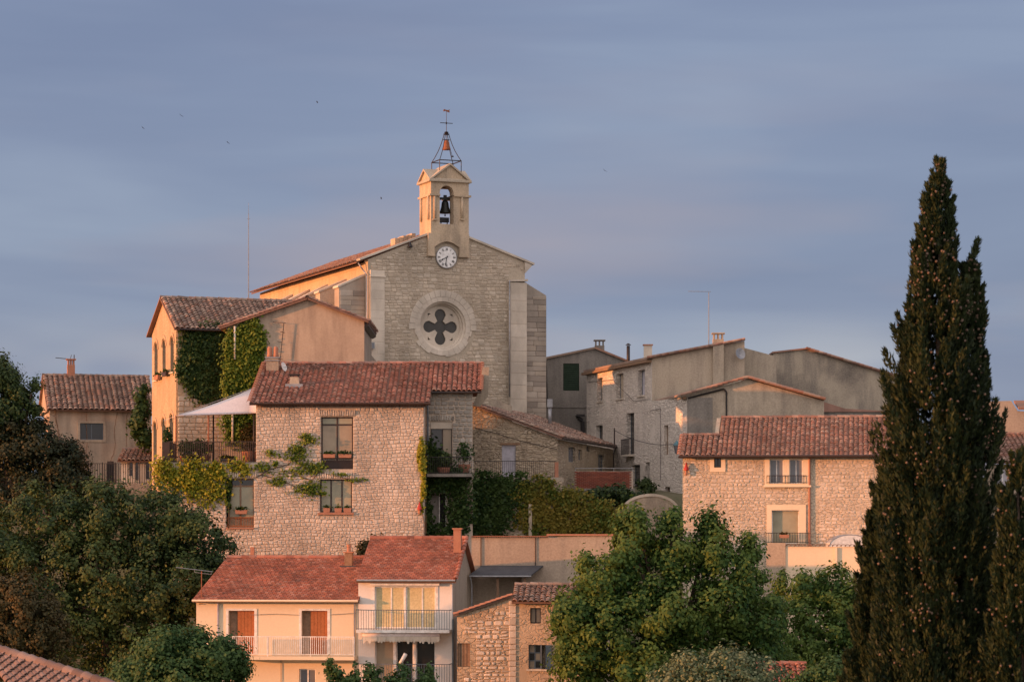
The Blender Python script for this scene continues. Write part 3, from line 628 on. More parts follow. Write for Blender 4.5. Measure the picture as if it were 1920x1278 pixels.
# flying buttresses of the sunny flank
for k, vv in enumerate((.55, 4.6, 8.6, 12.6, 16.6, 20.6)):
    zw = C.z(513, 0)-.05; zq = zw-.85
    pj = 1.8 if k < 2 else 2.5
    if k >= 2: zq = zw-1.35
    MB().prism([(.05, ZB), (-pj, ZB), (-pj, zq), (.05, zw)], vv, vv+.95).build('buttress', 'ch_mortar' if k else 'old_ashlar', ch, C)
    MB().prism([(.05, zw), (-pj-.1, zq-.02), (-pj-.1, zq+.12), (.05, zw+.14)], vv-.06, vv+1.01).build('buttress_coping', 'ashlar', ch, C)
st1 = stack(-1.75, -.02, 6, C.z(536, -1), (.25, .4), 17, .75)
blocks(ch, C, 'old_ashlar', [(a, b, c, d) for a, b, c, d in st1 if d < zw-.9], .55, .03, 'buttress_stone')
for zz in (.16, .5):
    MB().box(-.02+zz*.2, .04+zz*.2, .8, 24.5, zE-.35-zz*.3, zE-.25-zz*.3).build('cornice', 'gold', ch, C)
MB().path([(-.12, -.1, C.z(700, 0)), (-.12, -.1, C.z(516, 0)), (-.25, .3, C.z(505, 0)), (-.5, .5, C.z(492, 0))], .05, 6).build('downpipe', 'zinc', ch, C, True)
MB().path([(C.u(951), -.42, C.z(745, uR)), (C.u(951), -.42, C.z(528, uR))], .045, 6).build('downpipe', 'zinc', ch, C, True)
# right wing wall with big weathered blocks
wr = [(uR+.02, ZB), (uR+1.65, ZB), (uR+1.65, C.z(553, uR+1.5)), (uR+.02, C.z(527, uR))]
MB().prism(wr, .25, 9).build('wing_wall', 'old_ashlar', ch, C)
blocks(ch, C, 'old_ashlar', [q for q in stack(uR+.04, uR+1.65, 4.2, C.z(556, uR+1.5), (.24, .42), 21, .85)], .24, .05, 'wing_stone', .014)
# rose window
def sector(cu, cz, R0, R1, t0, t1, v0, v1, n=3):
    ts = [t0+(t1-t0)*i/n for i in range(n+1)]
    return MB().prism([(cu+R0*math.cos(t), cz+R0*math.sin(t)) for t in ts]+[(cu+R1*math.cos(t), cz+R1*math.sin(t)) for t in reversed(ts)], v0, v1)
rr = random.Random(9)
for i in range(19):
    t0 = -.12+(math.pi+.24)*i/19; sector(rc, rz, RR+.32, 2.36+rr.uniform(-.03, .04), t0+.004, t0+(math.pi+.24)/19-.004, -.06-rr.uniform(0, .02), .05).build('voussoir', 'ashlar', ch, C)
for i in range(15):
    t0 = math.pi+.13+(math.pi-.26)*i/15; sector(rc, rz, RR+.32, 2.02+rr.uniform(-.12, .16), t0+.004, t0+(math.pi-.26)/15-.004, -.045-rr.uniform(0, .02), .05).build('voussoir', 'ashlar', ch, C)
for i in range(28):
    t0 = 6.28319*i/28; sector(rc, rz, RR, RR+.315, t0+.003, t0+6.28319/28-.003, -.05, .02).build('voussoir', 'ashlar', ch, C)
rg = MB(); n = 48
for i in range(n):
    a, b = 6.28319*i/n, 6.28319*(i+1)/n; pr = [(RR+.02, 0), (RR-.05, .1), (RR-.12, .12), (RR-.14, .3), (RR-.22, .33), (RR-.25, .50)]
    for (r0, v0), (r1, v1) in zip(pr, pr[1:]):
        rg.add([(rc+r*math.cos(t), v, rz+r*math.sin(t)) for r, v, t in ((r0, v0, a), (r0, v0, b), (r1, v1, b), (r1, v1, a))], [(0, 1, 2, 3)])
rg.build('rose_moulding', 'ashlar', ch, C, True)
def quat(t):
    best = .42
    for k in range(4):
        d = t-k*math.pi/2; q = .80*math.sin(d)
        if math.cos(d) > 0 and abs(q) < .385: best = max(best, .80*math.cos(d)+math.sqrt(.385**2-q*q))
    return best
qf = [(rc+quat(6.28319*i/160)*math.cos(6.28319*i/160), rz-.03+quat(6.28319*i/160)*math.sin(6.28319*i/160)) for i in range(160)]
spd = []
for k in range(4):
    t = math.pi/4+k*math.pi/2; cx, cz = rc+1.13*math.cos(t), rz-.03+1.13*math.sin(t)
    spd.append([(cx+.12*math.cos(t), cz+.12*math.sin(t)), (cx+.17*math.cos(t+2.0), cz+.17*math.sin(t+2.0)), (cx-.02*math.cos(t), cz-.02*math.sin(t)), (cx+.17*math.cos(t-2.0), cz+.17*math.sin(t-2.0))])
tr = MB().plate(circ(rc, rz, RR+.05, 48), [qf]+spd, .46, .62).build('rose_tracery', 'ashlar', ch, C)
for k in range(4):
    t = k*math.pi/2; MB().lathe((rc+.8*math.cos(t), .58, rz-.03+.8*math.sin(t)), [(.43, 0), (.43, .02)], 20, 'y').build('glass_lobe', 'rose_glass', tr, C)
MB().lathe((rc, .60, rz-.03), [(.5, 0), (.5, .02)], 20, 'y').build('glass_lobe', 'rose_glass', tr, C)
MB().lathe((rc, .65, rz), [(RR, 0), (RR, .02)], 24, 'y').build('glass_backing', 'rose_glass', tr, C)
# bell turret
bv = -.28; a0, a1 = C.u(803, bv), C.u(880, bv); zt, zb_ = C.z(437, a0), C.z(477, a0); n0, n1 = C.u(815, bv), C.u(862, bv); zs0, zs1 = C.z(463, n0), C.z(452.5, n0); nc = (n0+n1)/2
arc = [(n1+(n0-n1)*i/10, zs0+(zs1-zs0)*math.sin(math.pi*i/10)) for i in range(11)]
MB().prism([(a0, zb_), (a0, zt), (a1, zt), (a1, zb_), (n1, zb_)]+arc+[(n0, zb_)], bv, .0).build('turret_base', 'belfry', ch, C)
for (x0, x1) in ((803, 815), (862, 880)): MB().box(C.u(x0, bv)-.03, C.u(x1, bv)+.03, bv-.06, 0, zb_-.12, zb_).build('corbel', 'belfry', ch, C)
bv = -.22; t0, t1 = C.u(808, bv), C.u(879, bv); zT = C.z(341, t0); op = C.rect(824.5, 348, 850.5, 420, bv)
MB().plate([(t0, zt), (t1, zt), (t1, zT), (t0, zT)], [arch(op, 12)], bv, .5).build('turret_front', 'belfry', ch, C)
bk = 1.95
MB().box(t0, t0+.42, .5, bk, zt-1.5, zT).build('turret_side', 'belfry', ch, C); MB().box(t1-.42, t1, .5, bk, zt-1.5, zT).build('turret_side', 'belfry', ch, C)
MB().box(t0+.42, t1-.42, .5, bk, zt-1.5, op[2]-.03).build('turret_floor', 'belfry', ch, C); MB().box(t0+.42, t1-.42, bk-.4, bk, op[3]+.05, zT).build('turret_back_lintel', 'belfry', ch, C)
for (x0, x1) in ((812, 817.5), (863.5, 868.5)):
    u0, u1 = C.u(x0, bv), C.u(x1, bv); c = (u0+u1)/2; MB().tube((c, bv-.04, C.z(411, c)), (c, bv-.04, C.z(367, c)), .10, .09, 10).build('colonnette', 'belfry', ch, C, True)
    MB().box(c-.14, c+.14, bv-.15, bv, C.z(413.5, c), C.z(411, c)).build('colonnette_base', 'belfry', ch, C)
for vq in (.15, 1.55): MB().tube((t0-.03, vq, C.z(411, t0)), (t0-.03, vq, C.z(367, t0)), .12, .11, 10).build('colonnette', 'belfry', ch, C, True)
MB().box(t0-.12, op[0], bv-.15, bk+.05, C.z(367.5, t0), C.z(364, t0)).build('impost', 'belfry', ch, C); MB().box(op[1], t1+.12, bv-.15, bk+.05, C.z(367.5, t0), C.z(364, t0)).build('impost', 'belfry', ch, C)
MB().box(t0-.1, t1+.1, bv-.1, bk+.1, zT, zT+.10).build('turret_cornice', 'belfry', ch, C)
zG = C.z(311, (t0+t1)/2); tm = (t0+t1)/2; vm = (bv+bk)/2; z1 = zT+.10
MB().prism([(t0+.02, z1), (t1-.02, z1), (tm, zG)], bv, bk).prism([(bv+.02, z1), (bk-.02, z1), (vm, zG-.3)], t0, t1, 'u').build('turret_gable', 'belfry', ch, C)
rf = MB()
for s_ in (-1, 1):
    uu = tm+s_*((t1-t0)/2+.16); rf.para((uu, bv-.14, z1-.08), (tm-uu, 0, zG-z1+.09), (0, bk-bv+.28, 0), (0, 0, .13))
    vv = vm+s_*((bk-bv)/2+.16); rf.para((t0-.14, vv, z1-.08), (0, vm-vv, zG-.3-z1+.09), (t1-t0+.28, 0, 0), (0, 0, .13))
rf.build('turret_roof', 'ch_mortar', ch, C)
# clock
cu, cz = C.uz(837, 482.5, -.1); ck = C.root('wall_clock', 'round white clock with black hands on the church front', 'clock', cu, 0, cz)
MB().lathe((cu, -.14, cz), [(.70, .14), (.70, .0), (.66, -.02)], 36, 'y').build('dial', 'dial', ck, C, False)
MB().lathe((cu, -.12, cz), [(.73, .12), (.735, -.03), (.70, -.045), (.695, -.0)], 36, 'y').build('rim', 'zinc', ck, C)
def numeral(txt, h, o):
    """strokes of a roman numeral, centred"""
    wd = {'I': .35, 'V': .8, 'X': .8}; tot = sum(wd[c] for c in txt); x = -tot/2; out = []
    for c in txt:
        m = x+wd[c]/2
        if c == 'I': out.append(((m, -.5), (m, .5)))
        if c == 'V': out += [((m-.3, .5), (m, -.5)), ((m+.3, .5), (m, -.5))]
        if c == 'X': out += [((m-.3, .5), (m+.3, -.5)), ((m+.3, .5), (m-.3, -.5))]
        x += wd[c]
    return [((a*h*.62, b*h), (c*h*.62, d*h)) for (a, b), (c, d) in out]
for k, tx in enumerate(['XII', 'I', 'II', 'III', 'IIII', 'V', 'VI', 'VII', 'VIII', 'IX', 'X', 'XI']):
    t = k*math.pi/6; m = MB()
    for (a, b), (c, d) in numeral(tx, .17, 0):
        f = lambda p, q: (cu+(p*math.cos(t)+(q+.53)*math.sin(t)), -.168, cz+(-p*math.sin(t)+(q+.53)*math.cos(t)))
        m.tube(f(a, b), f(c, d), .011, .011, 4)
    m.build('numeral', 'black', ck, C)
for ang, ln, wd, nm in ((243, .46, .05, 'hour_hand'), (190, .58, .04, 'minute_hand')):
    t = rad(ang); d = Vector((math.sin(t), 0, math.cos(t))); q = Vector((d.z, 0, -d.x)); o = Vector((cu, -.19 if ln < .5 else -.205, cz))
    pts = [o-d*.1+q*wd*.5, o+d*ln*.62+q*wd*.45, o+d*ln*.72+q*wd*1.1, o+d*ln, o+d*ln*.72-q*wd*1.1, o+d*ln*.62-q*wd*.45, o-d*.1-q*wd*.5]
    MB().add(pts+[p+Vector((0, .01, 0)) for p in pts], [tuple(range(7)), tuple(range(13, 6, -1))]+[(i, (i+1) % 7, 7+(i+1) % 7, 7+i) for i in range(7)]).build(nm, 'black', ck, C)
# bells
bu = C.u(834.5, .55); bz = C.z(400, bu, .55); bell = C.root('church_bell', 'large dark bronze bell hanging in the turret arch', 'bell', bu, .55, bz)
MB().lathe((bu, .55, bz), [(.40, 0), (.40, .05), (.33, .18), (.26, .42), (.23, .68), (.17, .82), (.05, .88)], 20).build('bell_body', 'bronze', bell, C, True)
MB().box(bu-.36, bu+.36, .47, .63, bz+.88, bz+1.04).box(bu-.10, bu+.10, .48, .62, bz+1.04, bz+1.2).build('yoke', 'bronze', bell, C)
MB().tube((bu, .55, bz+.5), (bu, .55, bz-.14), .02, .03, 6).lathe((bu, .55, bz-.14), [(.03, -.06), (.06, 0), (.03, .06)], 8).build('clapper', 'bronze', bell, C, True)
MB().box(bu-.62, bu-.36, .53, .57, bz+.92, bz+1.0).box(bu+.36, bu+.62, .53, .57, bz+.92, bz+1.0).build('bearing', 'bronze', bell, C)
hb = C.rect(824.5, 408, 841, 417, .6); MB().box(hb[0], hb[1], .5, .75, hb[2], hb[3]).box(hb[0]+.06, hb[0]+.12, .58, .64, op[2]-.03, hb[2]).box(hb[1]-.12, hb[1]-.06, .58, .64, op[2]-.03, hb[2]).build('striker_motor', 'black', bell, C)
cg = C.root('iron_bell_cage', 'wrought iron bell cage with cross and weather vane above the turret', 'bell cage', tm, vm, zG-.4)
cu, cv = C.u(837, vm), vm; s = .76; zf = C.z(303.5, cu, vm); ztp = C.z(252, cu, vm); m = MB(); m2 = MB()
cor = [(cu-s, cv-s), (cu+s, cv-s), (cu+s, cv+s), (cu-s, cv+s)]
for a, b in cor:
    m.tube((a, b, z1+.15), (a, b, zf), .028)
    pts = [(cu+(a-cu)*k, cv+(b-cv)*k, zf+(ztp-zf)*h) for k, h in ((1, 0), (.80, .17), (.58, .38), (.40, .60), (.27, .80), (.16, 1))]; m.path(pts, .026)
for i in range(4): m2.tube((*cor[i], zf), (*cor[(i+1) % 4], zf), .035)
m.build('post', 'iron', cg, C); m2.build('hoop', 'iron', cg, C)
MB().lathe((cu, cv, ztp-.03), [(.16, 0), (.22, .04), (.10, .1), (.16, .16), (.05, .22)], 10).build('finial', 'iron', cg, C)
zc = C.z(231, cu, cv); MB().tube((cu, cv, ztp), (cu, cv, C.z(206, cu, cv)), .022, .014).tube((cu-.44, cv, zc), (cu+.44, cv, zc), .025).lathe((cu, cv, zc), [(.02, -.08), (.07, 0), (.02, .08)], 8).build('cross', 'iron', cg, C)
zv = C.z(208, cu, cv); MB().prism([(cu-.22, zv-.05), (cu-.05, zv-.02), (cu+.1, zv-.08), (cu+.24, zv-.1), (cu+.2, zv+.02), (cu+.27, zv+.1), (cu+.12, zv+.06), (cu-.02, zv+.05), (cu-.12, zv+.1), (cu-.2, zv+.08)], cv-.012, cv+.012).build('weather_vane', 'rust', cg, C)
zs_ = C.z(281, cu, cv); sb = C.root('small_bell', 'small rusty bell hung inside the iron cage', 'bell', cu, cv, zs_)
MB().lathe((cu, cv, zs_), [(.29, 0), (.28, .06), (.22, .25), (.19, .48), (.13, .60), (.04, .64)], 18).build('bell_body', 'rust', sb, C, True)
MB().tube((cu, cv, zs_+.62), (cu, cv, ztp), .02).tube((cu-.22, cv, zs_+.66), (cu+.22, cv, zs_+.66), .03).build('hanger', 'iron', sb, C)
MB().tube((cu+.30, cv, zs_-.02), (cu+.42, cv, zs_-.4), .015).box(cu+.36, cu+.5, cv-.04, cv+.04, zs_-.46, zs_-.38).build('hammer', 'iron', sb, C)
su, sz = C.uz(769, 459, -.2); lh = C.root('siren_horn', 'small black horn fixed under the left church gable', 'siren', su, 0, sz)
MB().lathe((su, -.18, sz-.16), [(.19, 0), (.17, .06), (.09, .2), (.06, .36)], 12).build('horn', 'black', lh, C, True); MB().box(su-.03, su+.03, -.18, 0, sz+.15, sz+.21).build('bracket', 'black', lh, C)
fu, fz = C.uz(694, 648, -.3); fl = C.root('floodlight', 'grey floodlight box on the left church pilaster', 'lamp', fu, 0, fz)
MB().box(fu-.22, fu+.25, -.5, -.2, fz-.2, fz+.22).build('housing', 'zinc', fl, C); MB().box(fu-.18, fu+.21, -.515, -.5, fz-.16, fz+.18).build('lamp_glass', 'glass_blu', fl, C); MB().box(fu-.03, fu+.03, -.2, 0, fz-.05, fz+.05).build('bracket', 'iron', fl, C)
# ------------------------------------------------------------------ tower house on the left
TF = Fr(333, 157, ang=20); TL = TF.left(0); tw = TF.root('tower_house', 'tall ochre house with arched slit windows and ivy on its shaded side', 'house', 0, 0, 2.6)
uf = TL.u(285); zE = TF.z(613, 0); zA = TL.z(559, uf/2)
up_ = [TL.rect(*q) for q in ((289.6, 642, 295.6, 712), (304.6, 636, 310.6, 702), (319.6, 631, 325.8, 697))]
lo_ = [TL.rect(*q) for q in ((287.6, 790, 294, 866), (303.6, 783, 310, 858), (318, 776, 325, 852))]
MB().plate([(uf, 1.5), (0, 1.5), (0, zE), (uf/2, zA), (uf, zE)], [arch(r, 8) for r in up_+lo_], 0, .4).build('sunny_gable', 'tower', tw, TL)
for i, r in enumerate(up_+lo_):
    c, R = (r[0]+r[1])/2, (r[1]-r[0])/2; zs = r[3]-R; w = MB()
    for k in range(10):
        ta, tb = math.pi*k/10, math.pi*(k+1)/10; w.prism([(c+(R+.06)*math.cos(ta), zs+(R+.06)*math.sin(ta)), (c+(R+.06)*math.cos(tb), zs+(R+.06)*math.sin(tb)), (c+(R+.26)*math.cos(tb), zs+(R+.26)*math.sin(tb)), (c+(R+.26)*math.cos(ta), zs+(R+.26)*math.sin(ta))], -.05, .02)
    o = w.build('arch_moulding', 'tower', tw, TL)
    window(tw, TL, (r[0]-.0, r[1], r[2], r[3]), .22, 'wood' if i < 3 else 'bluegrey', 'glass_dk', (.5,), (.75,), .05, None)
    MB().box(r[0]-.1, r[1]+.1, -.1, .2, r[2]-.1, r[2]-.01).build('sill', 'ashlar', tw, TL)
uw = TF.u(540)
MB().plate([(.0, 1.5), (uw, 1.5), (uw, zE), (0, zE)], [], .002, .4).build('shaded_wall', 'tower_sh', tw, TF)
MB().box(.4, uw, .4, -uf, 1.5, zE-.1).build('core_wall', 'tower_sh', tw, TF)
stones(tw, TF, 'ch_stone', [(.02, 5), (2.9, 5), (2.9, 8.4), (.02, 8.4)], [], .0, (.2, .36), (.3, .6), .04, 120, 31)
hd = -uf/2
tile_roof(tw, TF, (-.28, -.42, zE-.12), (TF.u(585, 3), -.42, zE-.12), (0, hd+.42, zA-zE+.14), 't_wea', .31, seed=6, sag=.05)
MB().para((-.28, hd, zA+.0), (TF.u(585, 3)+.28, 0, 0), (0, hd+.4, zE-zA-.1), (0, 0, .1)).build('back_slope', 't_wea', tw, TF)
MB().path([(.0, -.5, zE-.16), (TF.u(418), -.5, zE-.16)], .06, 6).build('gutter', 'iron', tw, TF)
for q, (px, py) in enumerate(((300.5, 707), (315.5, 700))):
    u, z = TL.uz(px, py); fb = TL.root('flower_box', ['terracotta flower box at the middle arched tower window', 'dark flower box at the arched tower window nearest the corner'][q], 'flower box', u, -.1, z)
    MB().prism([(u-.5, z-.16), (u+.5, z-.16), (u+.56, z+.12), (u-.56, z+.12)], -.28, -.1).build('box', 'terra' if q == 0 else 'wood_dk', fb, TL)
    rng = np.random.default_rng(q); V, Q = leaf_quads(np.array((u, -.19, z+.15))+rng.normal(size=(120, 3))*np.array((.3, .05, .06)), rng.normal(size=(120, 3)), .1, rng); link('flowers', arrmesh('flowers', V, Q, 'lf_ivy'), fb, TL.M)
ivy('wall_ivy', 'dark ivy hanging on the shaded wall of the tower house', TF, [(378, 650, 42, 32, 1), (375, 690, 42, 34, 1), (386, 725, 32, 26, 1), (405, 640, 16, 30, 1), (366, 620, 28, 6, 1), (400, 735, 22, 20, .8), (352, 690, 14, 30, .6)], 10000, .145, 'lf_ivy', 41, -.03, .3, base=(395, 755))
# ------------------------------------------------------------------ rendered gable house
G = Fr(412, 154.5, ang=0); gh = G.root('gable_house', 'tan rendered gable house with stained wall, between tower and church', 'house', 3, 0, 2.6)
gu0, gu1 = G.u(424), G.u(683); gl, ga, gr = G.uz(412, 614), G.uz(577, 558), G.uz(692, 602)
zl = lambda u: gl[1]+(ga[1]-gl[1])*(u-gl[0])/(ga[0]-gl[0]); zr = lambda u: ga[1]+(gr[1]-ga[1])*(u-ga[0])/(gr[0]-ga[0])
MB().plate([(gu0, 1), (gu1, 1), (gu1, zr(gu1)-.06), (ga[0], ga[1]-.06), (gu0, zl(gu0)-.06)], [], 0, .4).build('gable_wall', 'plaster_gable', gh, G)
MB().prism([(gu0+.05, 1), (gu1-.05, 1), (gu1-.05, zr(gu1)-.2), (ga[0], ga[1]-.2), (gu0+.05, zl(gu0)-.2)], .4, 9).build('side_walls', 'plaster_gable', gh, G)
tile_roof(gh, G, (gl[0], 9, gl[1]-.02), (gl[0], -.3, gl[1]-.02), (ga[0]-gl[0], 0, ga[1]-gl[1]), 't_old', .3, joined=True, seed=8, ridge=True)
tile_roof(gh, G, (gr[0], -.3, gr[1]-.02), (gr[0], 9, gr[1]-.02), (ga[0]-gr[0], 0, ga[1]-gr[1]), 't_old', .3, joined=True, seed=9, ridge=False)
MB().box(gu0+.2, gu1-.1, 9, 17.2, 1, 11.1).build('added_sun_block', 'plaster_gable', gh, G)  # unseen block added to keep the sun off most of the street wall
MB().box(G.u(520), G.u(690), -.25, -.003, G.z(700, 8), G.z(679, 8)).build('plinth_band', 'zinc', gh, G)
MB().prism([(gu1, zr(gu1)-.5), (gr[0]-.05, gr[1]-.25), (gr[0]-.05, gr[1]-.13), (gu1, zr(gu1)-.13)], .05, 9).build('soffit', 'wood_dk', gh, G)
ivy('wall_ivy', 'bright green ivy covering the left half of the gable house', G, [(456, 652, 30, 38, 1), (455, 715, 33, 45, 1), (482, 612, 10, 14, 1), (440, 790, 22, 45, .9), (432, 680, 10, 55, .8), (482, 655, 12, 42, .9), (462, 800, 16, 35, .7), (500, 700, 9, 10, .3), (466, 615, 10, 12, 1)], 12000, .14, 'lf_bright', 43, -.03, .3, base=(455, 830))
dp = G.root('drainpipe', 'pale sunlit drainpipe among the bright ivy', 'pipe', G.u(441), -.3, 4); m = MB()
MB().tube((G.u(441), -.24, G.z(674, 0)), (G.u(441), -.24, G.z(612, 0)), .06, .06, 8).build('upper_length', 'ashlar', dp, G, True); MB().tube((G.u(437), -.30, G.z(830, 0)), (G.u(437), -.30, G.z(770, 0)), .06, .06, 8).build('lower_length', 'ashlar', dp, G, True)
an = G.root('wall_aerial', 'thin dark aerial mast on the tan gable wall behind the twin chimney', 'antenna', G.u(529), -.2, G.z(680, 3))
MB().path([(G.u(525), -.2, G.z(685, 3)), (G.u(533), -.2, G.z(605, 3))], .022).build('mast', 'iron', an, G)
m = MB()
for x0, x1, y in ((512, 537, 604), (526, 535, 622), (521, 529, 640), (518, 531, 672)): m.tube((G.u(x0), -.2, G.z(y, 3)), (G.u(x1), -.2, G.z(y+2, 3)), .018)
m.build('rods', 'iron', an, G)
ma = thing('aerial_mast', 'very tall thin aerial mast behind the left tower house roof', 'antenna', Matrix.Translation(P(466, 560, 166)))
MB().tube(P(466, 575, 166), P(466, 400, 166), .035, .02).tube(P(466, 400, 166), P(466, 380, 166), .012, .008).build('mast', 'zinc', ma); MB().tube(P(463, 410, 166), P(469, 410, 166), .012).build('rod', 'zinc', ma)
# ------------------------------------------------------------------ big stone house in the middle
B = Fr(480, 145, ang=0); sh = B.root('stone_house', 'big pinkish rubble stone house with terracotta roof and dark windows', 'house', 5, 0, -3.6)
zE = B.z(759, 5); uX = B.u(795); uT = B.u(322); zD = B.z(868, 0); SLP = .32
W1, W2, W3 = B.rect(602, 781, 662, 879), B.rect(600, 898, 660, 960), B.rect(424, 897, 476, 988)
WA = B.rect(296, 906, 321, 936)
out = [(uT, -4.2), (uX, -4.2), (uX, zE), (0, zE), (0, zD), (uT, zD)]
MB().plate(out, [hole(W1), hole(W2), hole(W3)], 0, .42).build('front_wall', 'bas_mortar', sh, B)
MB().box(.05, uX-.003, .42, 8.2, -4.2, zE-.05).build('back_rooms', 'bas_mortar', sh, B)
MB().box(uX-.003, B.u(882, 2.7), 2.76, 8.2, -4.2, zE+.6).build('back_rooms', 'grey_render', sh, B)
lint = [(r[0]-.15, r[1]+.15, r[3], r[3]+.40) for r in (W1, W2, W3)]
stones(sh, B, 'bastide', [(uT, -2.2), (uX, -2.2), (uX, zE-.12), (0, zE-.12), (0, zD-.05), (uT, zD-.05)], [hole(r) for r in (W1, W2, W3)]+[hole(r) for r in lint],
       -.005, (.14, .23), (.15, .34), .034, 300, 11, gap=.016, tilt=.12, zjit=.9, warp=.04)
for i, r in enumerate((W1, W2, W3)): soldier(sh, B, r, 'bastide', .36, .125, -.005, 20+i)
for r in (W1, W2, W3):
    dark_box(sh, B, r, .44)
w = window(sh, B, W1, .2, 'wood_dk', ['glass_tan', 'glass_tan', 'glass_grn'], (.5,), (.155, .85), .075)
MB().box(W1[0]+.07, W1[1]-.07, .13, .19, W1[2]+.04, W1[2]+.46).build('lower_panel', 'wood_dk', w, B)
railing(w, B, W1[0]+.05, W1[1]-.05, .10, W1[2]+.0, W1[2]+.62, 'wood_dk', .1, .009)
window(sh, B, W2, .2, 'wood_dk', ['glass_grn', 'glass_grn', 'glass_grn'], (.34, .68), (), .07)
MB().box(W2[0]-.1, W2[1]+.1, -.14, .19, W2[2]-.13, W2[2]-.01).build('sill', 'terra', sh, B)
w = window(sh, B, (W3[0]+.1, W3[1], W3[2], W3[3]), .2, 'wood', ['glass_grn', 'glass_grn', 'glass_dk'], (.47,), (.2, .85), .075)
railing(w, B, W3[0]+.05, W3[1]-.05, .08, W3[2]+.02, W3[2]+.55, 'wood_or', .09, .012)
MB().box(W3[0], W3[1], -.1, .19, W3[2]-.10, W3[2]-.01).build('sill', 'terra', sh, B)
# dentil course and gutter under the eave
for i in range(62):
    u = (uX+.1)*i/62; MB().box(u+.02, u+.12, -.22, .0, zE-.10, zE+.0).build('eave_tile', 't_old', sh, B)
MB().box(-.1, uX+.15, -.3, .02, zE+.002, zE+.07).build('eave_board', 't_old', sh, B)
MB().tube((-.3, -.52, zE+.06), (B.u(808), -.52, zE+.06), .085, .085, 8).build('gutter', 'wood_dk', sh, B)
ze = zE+.06; zq = lambda v: ze+SLP*(v+.5)
uV = B.u(806, -.4); uW = 12.35
tile_roof(sh, B, (-.32, -.5, ze), (uV, -.5, ze), (0, 8.5, 8.5*SLP), 't_red', .275, seed=12, sag=.05)
tile_roof(sh, B, (uV+.01, 1.95, zq(1.95)), (uW, 1.95, zq(1.95)), (0, 6.05, 6.05*SLP), 't_red', .275, seed=13)
MB().para((-.32, 8, zq(8)-.05), (uW+.32, 0, 0), (0, 5, -1.6), (0, 0, .1)).build('back_slope', 't_red', sh, B)
MB().tube((uV, 1.9, zq(1.9)-.03), (uW, 1.9, zq(1.9)-.03), .06, .06, 6).build('gutter', 'iron', sh, B)
MB().path([(uX+.14, 2.2, B.z(880, 9, 2.4)), (uX+.14, 2.2, zq(1.9)-.1)], .05).build('downpipe', 'bluegrey', sh, B)
for i in range(22):      # verge tiles, one below the other
    v = -.5+8.5*i/22
    for nm, u in (('verge_tile', -.34),):
        q = MB(); tile_add(q, 0, .43, .13, .105, .8, 0, .05, .03); o = link(nm, q.mesh(nm, 'terra'), sh, B.M @ Matrix.Translation((u, v, zq(v))) @ Matrix.Rotation(math.atan(SLP), 4, 'X'))
for i in range(15):
    v = 1.95+6.05*i/15; q = MB(); tile_add(q, 0, .45, .13, .105, .8, 0, .05, .03); link('verge_tile', q.mesh('verge_tile', 'terra'), sh, B.M @ Matrix.Translation((uW, v, zq(v))) @ Matrix.Rotation(math.atan(SLP), 4, 'X'))
# set-back wall with balcony door
SB = 2.4; b0 = B.u(796, SB); b1 = B.u(886, SB); DR = B.rect(807, 790, 848, 886, SB); AO = B.rect(806, 914, 845, 990, SB)
MB().plate([(b0, -4), (b1, -4), (b1, zq(SB)-.15), (b0, zq(SB)-.15)], [hole(DR), arch(AO, 8, .5)], SB, SB+.35).build('setback_wall', 'bas_mortar', sh, B)
stones(sh, B, 'grey_stone', [(b0, B.z(905, 10, SB)), (b1, B.z(905, 10, SB)), (b1, zq(SB)-.2), (b0, zq(SB)-.2)], [hole(DR), hole((DR[0]-.15, DR[1]+.15, DR[3], DR[3]+.38))], SB-.005, (.17, .27), (.2, .42), .05, 150, 14, gap=.026, tilt=.06)
soldier(sh, B, DR, 'grey_stone', .34, .14, SB-.005, 33, .1)
dark_box(sh, B, (AO[0], AO[1], AO[2], AO[3]), SB+.9)
w = window(sh, B, DR, SB+.15, 'wood_dk', ['glass_dk', 'glass_dk', 'glass_tan', 'glass_dk'], (.55,), (.86,), .06, name='balcony_door')
MB().box(DR[0]+.02, DR[1]-.02, SB+.05, SB+.13, DR[3]-.40, DR[3]-.01).build('roller_blind', 'ashlar', w, B)
zb2 = B.z(888, 10, 1.6); MB().box(uX+.12, b1, 1.25, SB-.08, zb2-.16, zb2).build('balcony_slab', 'grey_render', sh, B)
railing(sh, B, uX+.2, b1-.05, 1.35, zb2+.003, zb2+.95, 'iron', .12, .01, 'balcony_railing')
window(sh, B, (AO[0]+.5, AO[1]-.12, AO[2], AO[3]-.28), SB+.3, 'white', ['inside', 'ashlar'], (.72,), (), .045)
MB().prism([B.uz(886, 760, 5), B.uz(897, 735, 5), B.uz(905, 688, 5), B.uz(917, 688, 5), B.uz(915, 742, 5), B.uz(900, 762, 5)], 5, 5.3).build('party_wall', 'tan_render', sh, B)
